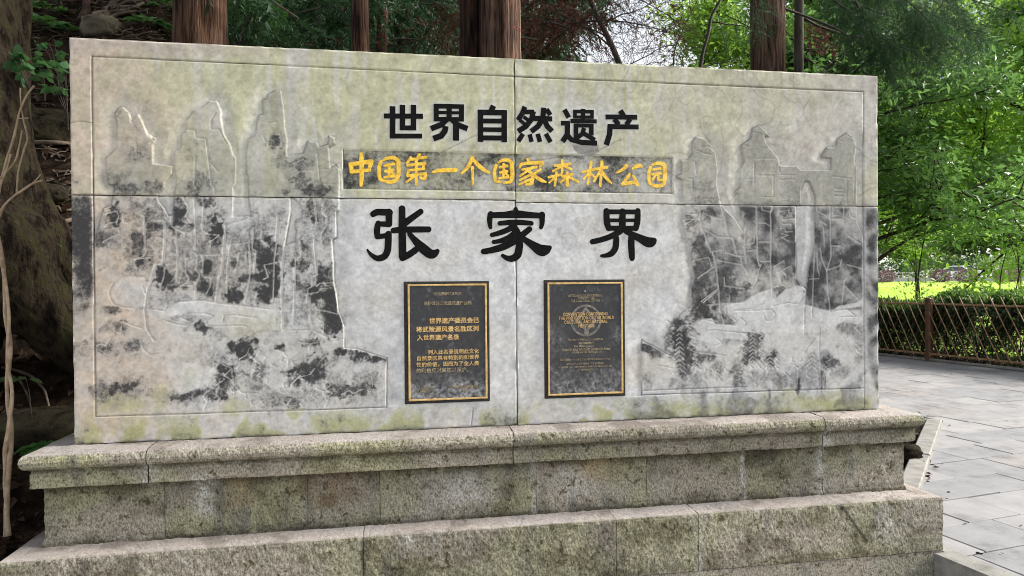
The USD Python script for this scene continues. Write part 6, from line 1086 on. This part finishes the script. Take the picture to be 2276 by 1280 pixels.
# saplings just behind the hedge
for i, (px, dep, hh, lb) in enumerate(((2035, 17.0, 2.6, 'young multi stemmed sapling on the lawn behind the hedge, nearer the wall'), (2250, 16.5, 2.7, 'young thin sapling on the lawn behind the hedge, at the right picture edge'))):
    b = place_px(px, 700, dep); t = thing('sapling', lb, 'tree'); r = np.random.default_rng(300 + i); ms = []; tips = []
    for k in range(5):
        a = b + L(*r.normal(0, .10, 2), -.1); q = curve([[*a, 0], [*(a + L(*r.normal(0, .12, 2), hh * .5)), 0], [*(a + L(*r.normal(0, .35, 2), hh)), 0]], 10)[:, :3]; ms.append(tube(q, np.linspace(.022, .006, 10), 6, caps=False)); tips += list(q[5:])
    put('stem', cat(ms), 'twig_bark', t); tips = np.array(tips); P = tips[r.integers(0, len(tips), 420)] + r.normal(0, .28, (420, 3)); put('crown', leaf_mesh(P, rand_dirs(420, r), .10, rng_=r), 'bright_leaf', t, kind='stuff')
# ------------------------------------------------------------------ broadleaf trees on the right
def at_depth(px, dep): return place_px(px, 640, dep)
broadleaf('broadleaf_tree', at_depth(1868, 17.5), 9.0, 5.6, 401, 'large bright green broadleaf tree with dark level branches right of the wall', 34000, .175, 'broad_leaf', .17, 1.3, 18, bias=(.30, -.15, 0), cluster=.34, min_r=.011)
broadleaf('broadleaf_tree', at_depth(2360, 18.5), 9.5, 5.4, 402, 'large broadleaf tree at the right picture edge with fresh green leaves', 30000, .18, 'bright_leaf', .2, 1.5, 17, bias=(-.25, 0, 0), cluster=.34, min_r=.011)
broadleaf('broadleaf_tree', at_depth(1915, 25), 13, 7.2, 403, 'tall sunlit yellow green tree behind the other broadleaf trees', 34000, .21, 'bright_leaf', .2, 1.8, 17, bias=(.35, -.1, 0), cluster=.42)
broadleaf('broadleaf_tree', at_depth(2330, 30), 15, 6.0, 404, 'tall sunlit tree in the upper right corner', 26000, .24, 'bright_leaf', .2, 2.5, 14, cluster=.45)
broadleaf('broadleaf_tree', at_depth(1590, 18), 9.5, 4.0, 405, 'bright green broadleaf tree showing over the wall left of the thick right cedar', 17000, .15, 'bright_leaf', .12, 2.6, 12, cluster=.34)
broadleaf('broadleaf_tree', at_depth(1850, 22), 11, 4.2, 406, 'bright green broadleaf tree showing over the wall right of the thick right cedar', 12000, .17, 'bright_leaf', .14, 3, 12, cluster=.36)
broadleaf('broadleaf_tree', at_depth(760, 34), 15, 3.6, 407, 'sunlit yellow green tree glimpsed beyond the slim reddish cedar', 9000, .2, 'bright_leaf', .2, 5, 12, cluster=.5)
sap = thing('crooked_sapling', 'crooked bare sapling behind the wall left of the thick right cedar', 'tree')
plane_limb(sap, [(1552, 220), (1560, 130), (1575, 70), (1580, 40), (1600, 0), (1612, -50)], 6.0, .030, .018, name='trunk', mat_='twig_bark', seed=31)
for i, (pts, r_) in enumerate((([(1578, 45), (1610, 52), (1640, 55), (1662, 62)], .014), ([(1490, 210), (1500, 120), (1520, 60), (1545, 10), (1560, -30)], .014), ([(1560, 150), (1600, 140), (1650, 138)], .012), ([(1596, 30), (1605, 70), (1612, 110), (1620, 150)], .007), ([(1700, 180), (1830, 160), (1900, 100), (1960, 70)], .014), ([(1820, 170), (1880, 110), (1930, 85)], .008))):
    plane_limb(sap, pts, 6.2, r_, .005, seed=40 + i, wob=.02)
# small leafy twigs with rust red dead leaves over the wall
P = np.array([on_y(hr.uniform(1790, 1860), hr.uniform(50, 120), 7 + hr.normal(0, .3)) for _ in range(220)]); d = thing('dead_branches', 'clump of rust red dead leaves over the wall right of the slim stem', 'branch'); put('leaves', leaf_mesh(P, rand_dirs(220, hr) + L(0, 0, -.6), .09, rng_=hr), 'dead_needle', d, kind='stuff'); plane_limb(d, [(1778, 40), (1810, 60), (1850, 110)], 7, .01, .004, seed=77)
# ------------------------------------------------------------------ beyond the lawn
lawn_far = 46
def far_pt(px, d_, off=0.0):                          # point on the line at distance d_ beyond the fence, on the sight line of column px
    dr = ray(px, 640)[:2]; e2 = EYE[:2]; k = (d_ - (e2 - FP) @ FN) / (dr @ FN); p = e2 + dr * k; return L(p[0], p[1], float(terrain(p[0], p[1])))
A, B = far_pt(1700, 48), far_pt(2800, 48); ax = (B - A) / np.linalg.norm(B - A); az = math.degrees(math.atan2(ax[1], ax[0])); LW = float(np.linalg.norm((B - A)[:2]))
wl = thing('low_wall', 'long low pale wall with a rail beyond the lawn', 'wall', loc=A, rz=az)
put('wall_base', boxm((0, -.15, -.3), (LW, .15, .42)), 'white_stone_wall', wl)
for k in range(int(LW / 2.4)): put('rail_post', boxm((k * 2.4, -.07, .42), (k * 2.4 + .18, .07, .98)), 'white_stone_wall', wl)
for z in (.62, .86): put('rail', boxm((0, -.035, z), (LW, .035, z + .07)), 'white_stone_wall', wl)
rd = np.array([far_pt(1700, 49.5)[:2], far_pt(2900, 49.5)[:2], far_pt(2900, 58)[:2], far_pt(1700, 58)[:2]]); z = A[2] + .06; put('road', (np.column_stack([rd, np.full(4, z)]), np.array([[0, 1, 2], [0, 2, 3]])), 'road', kind='structure')
for i, (px, w_, lb) in enumerate(((1966, 1.0, 'round purple leaved bush on the far lawn edge, close to the wall'), (2091, .82, 'round purple leaved bush on the far lawn edge, left of the one under the car'), (2148, .86, 'round purple leaved bush on the far lawn edge, under the white car'), (2240, 1.0, 'pinkish bush on the far lawn edge near the right picture edge'))):
    p = far_pt(px, 44.5); bush('purple_bush', p + L(0, 0, -.1), (w_, w_, .62), 1500, 'purple_leaf', lb, 500 + i, .14, stem=True, stems=5)
# white car on the road
def car(loc, rz, label):
    t = thing('parked_car', label, 'car', loc=loc, rz=rz)
    prof = [(-2.15, .35), (-2.2, .62), (-2.1, .88), (-1.75, .95), (-1.2, 1.38), (-.6, 1.50), (.35, 1.48), (1.05, 1.0), (1.85, .90), (2.2, .72), (2.22, .38), (1.7, .25), (-1.7, .25)]
    def ext(poly, w0, inset=.0):
        e = trimesh.creation.extrude_polygon(Polygon(poly), 2 * w0, engine='earcut'); v = np.array(e.vertices); v = np.column_stack([v[:, 0], v[:, 2] - w0, v[:, 1]]); k = np.clip((v[:, 2] - .9) / .6, 0, 1); v[:, 1] *= 1 - .22 * k; return v, np.array(e.faces)[:, ::-1]
    put('body', ext(prof, .86), 'car_paint', t)
    put('side_windows', ext([(-1.55, .98), (-1.12, 1.34), (-.6, 1.42), (.3, 1.40), (.86, 1.0)], .868), 'car_glass', t)
    for x in (-1.35, 1.35):
        for s in (-1, 1):
            c = trimesh.creation.cylinder(.32, .2, sections=20); v = np.array(c.vertices)[:, [0, 2, 1]] + L(x, s * .80, .32); wq = put('wheel', (v, np.array(c.faces)[:, ::-1]), 'tyre_rubber', t); c = trimesh.creation.cylinder(.19, .21, sections=16); put('rim', (np.array(c.vertices)[:, [0, 2, 1]] + L(x, s * .81, .32), np.array(c.faces)[:, ::-1]), 'car_paint', wq)
    put('windscreen', (np.array([[1.10, -.64, 1.0], [1.10, .64, 1.0], [.46, .55, 1.45], [.46, -.55, 1.45]]) + L(.012, 0, .012), np.array([[0, 1, 2], [0, 2, 3]])), 'car_glass', t)
    put('rear_window', (np.array([[-1.72, -.62, 1.0], [-1.72, .62, 1.0], [-1.26, .55, 1.36], [-1.26, -.55, 1.36]]) + L(-.012, 0, .012), np.array([[0, 2, 1], [0, 3, 2]])), 'car_glass', t)
    for s in (-1, 1): put('headlight', rbox((2.12, s * .6 - .16, .62), (2.24, s * .6 + .16, .76), .02), 'car_glass', t)
    return t
cp = far_pt(2140, 54); cp[2] = z + .01; car(cp, az + 8, 'white car on the road beyond the lawn, half hidden by leaves')
# wooded backdrop beyond the road
kinds = ['dark green', 'mid green', 'pale green']
for i, px in enumerate((1950, 2035, 2110, 2190, 2270, 2350)):
    p = far_pt(px, 66 + 5 * (i % 3)); broadleaf('park_tree', p, 16 + 3 * (i % 2), 7.5, 600 + i, '%s round tree beyond the road, %s' % (kinds[i % 3], ('right at the wall edge', 'left of the white car', 'above the left purple bushes', 'right of the white car', 'at the right picture edge', 'outside the right picture edge')[i]), 5500, .75, 'far_leaf' if i % 3 else 'bright_leaf', .3, .6, 13, group='trees beyond the road', cluster=1.0, bark_='grey_bark')
for i, (px, w_) in enumerate(((1980, 2.2), (2060, 2.6), (2150, 2.4), (2215, 2.2), (2290, 2.5))):
    p = far_pt(px, 61); bush('roadside_bush', p, (w_, w_ * .7, 1.3), 1500, 'far_leaf' if i % 2 else 'broad_leaf', 'rounded green bush along the far side of the road, %s from the wall' % ('first', 'second', 'third', 'fourth', 'fifth')[i], 700 + i, .3, group='bushes along the far side of the road', stems=4)
